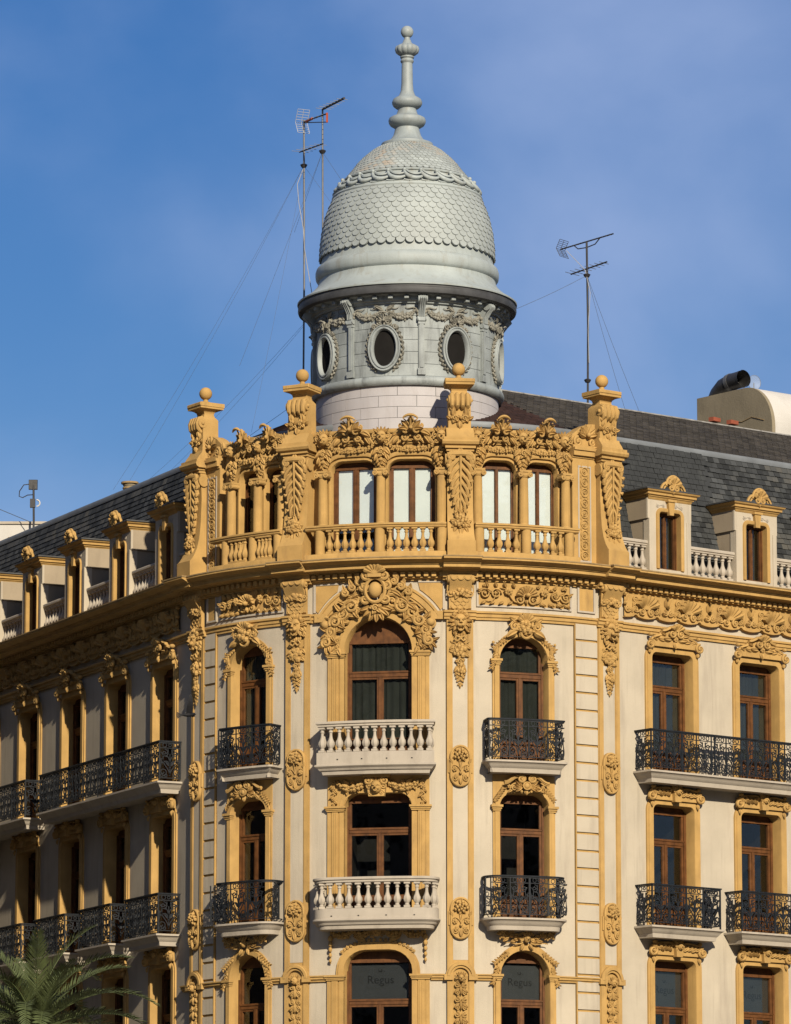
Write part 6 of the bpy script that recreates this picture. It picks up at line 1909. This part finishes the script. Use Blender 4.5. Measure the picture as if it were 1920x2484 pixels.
# loose bricks on the ridge
for s, w, lb in ((13.15, .30, 'red brick lying on the ridge, the left of two'), (13.80, .30, 'red brick lying on the ridge, the right of two')):
    mb = MB(); mb.box(-w / 2, w / 2, 0, .11, -.09, .09, .008)
    tag(mb.build('brick', BRICKM, None, None, F(s, -5.2, 26.94, 0, 1, .15), 0), lb, 'brick', 'loose bricks on the ridge')

# ================================================================ palm tree
rng = random.Random(77)
PX, PY, PZ = -8.55, 118.0, 9.55
pt = empty('palm_tree', (PX, PY, 0), 'date palm with arching feathery fronds in front of the shaded left wing', 'palm tree')
mb = MB(); mb.lathe([(.36, 0), (.30, .8), (.27, 4), (.27, 7.5), (.33, 8.7), (.36, 9.4), (.2, 9.8)], 16, flute=lambda a, v: 1 + .05 * math.sin(v * 26 + 3 * a)); put('trunk', mb.mesh('trunk', TRUNK), pt, Matrix.Translation((PX, PY, 0)))
def frond_mesh(L, droop, seed):
    rg = random.Random(seed); mb = MB(); pts = []
    n = 22; a = 0.0; x = z = 0.0
    for k in range(n + 1):
        pts.append((x, z, 0)); x += L / n * math.cos(a); z += L / n * math.sin(a); a -= droop / n * (.5 + k / n)
    mb.tube(pts, [.028 * (1 - .85 * k / n) for k in range(n + 1)], 5)
    m_ = 42
    for k in range(m_):
        t = .10 + .90 * k / m_; i = min(n - 1, int(t * n)); f = t * n - i
        px, pz = pts[i][0] + (pts[i + 1][0] - pts[i][0]) * f, pts[i][1] + (pts[i + 1][1] - pts[i][1]) * f
        tx, tz = pts[i + 1][0] - pts[i][0], pts[i + 1][1] - pts[i][1]; l_ = math.hypot(tx, tz); tx /= l_; tz /= l_
        ll = .50 * math.sin(pi * min(1, .22 + .68 * t)) * rg.uniform(.85, 1.1)
        for sg in (-1, 1):
            fw = .75 + .35 * t + rg.uniform(-.1, .1); up = rg.uniform(.25, .5)
            d = Vector((tx * fw - tz * up, tz * fw + tx * up - .05, sg * .85)).normalized()
            wv_ = Vector((tx, tz, 0)) * .030
            p0 = Vector((px, pz, 0)); p1 = p0 + d * ll * .55; p2 = p0 + d * ll + Vector((0, -.06 * ll, 0))
            mb.add([tuple(p0 - wv_ * .6), tuple(p0 + wv_ * .6), tuple(p1 + wv_), tuple(p1 - wv_), tuple(p2)], [(0, 1, 2, 3), (3, 2, 4)])
    return mb.mesh('frond', FROND, None, 0)
FM = [frond_mesh(3.0, 1.1, 1), frond_mesh(3.3, 1.5, 2), frond_mesh(2.8, .7, 3), frond_mesh(3.1, 1.9, 4)]
for k in range(34):
    az = 2.39996 * k; el = rad(82 - 78 * (k / 34) ** .8) + rng.uniform(-.08, .08)
    m = Matrix.Translation((PX, PY, PZ + .15)) @ Matrix.Rotation(az, 4, 'Z') @ Matrix.Rotation(-el, 4, 'Y') @ Matrix.Rotation(rng.uniform(-.25, .25), 4, 'X')
    put('frond', FM[k % 4], pt, m)

# ================================================================ bird
mb = MB()
body = [(-.15, -.05, 0), (-.09, -.03, 0), (0, 0, .0), (.07, .03, 0), (.115, .055, 0), (.15, .06, 0), (.18, .052, 0)]
mb.tube(body, [.012, .035, .052, .047, .034, .030, .006], 10)
def wing(pts, chord, th=.008):
    vs = []; n = len(pts)
    for (x, y, z), c in zip(pts, chord): vs += [(x + c * .45, y + c * .12, z + th), (x - c * .55, y - c * .15, z), (x + c * .45, y + c * .12, z - th)]
    fs = []
    for i in range(n - 1):
        for k in range(3):
            k2 = (k + 1) % 3; fs.append((3 * i + k, 3 * i + k2, 3 * i + 3 + k2, 3 * i + 3 + k))
    fs += [(0, 1, 2), (3 * n - 3, 3 * n - 1, 3 * n - 2)]
    mb.add(vs, fs)
wing([(.02, .02, .03), (-.02, .14, .10), (-.05, .26, .14), (-.085, .38, .16), (-.10, .45, .15)], [.14, .15, .12, .08, .02])
wing([(.03, .02, -.03), (.12, .05, -.14), (.20, .06, -.28), (.24, .07, -.42)], [.14, .15, .11, .02])
for k in range(5):
    a = pi + .35 + (k - 2) * .22
    mb.add([(-.12, -.04, .004), (-.12 + .15 * math.cos(a - .09), -.04 + .15 * math.sin(a - .09), 0), (-.12 + .16 * math.cos(a + .09), -.04 + .16 * math.sin(a + .09), 0), (-.12, -.04, -.004)], [(0, 1, 2), (3, 2, 1)])
bd = put('bird', mb.mesh('bird', BIRDM, None, .8), None, Matrix.Translation((-4.78, 113.0, 16.62)) @ Matrix.Rotation(.35, 4, 'Z') @ Matrix.Rotation(.25, 4, 'Y'))
tag(bd, 'dark bird in flight with one wing raised, in front of the corner', 'bird')
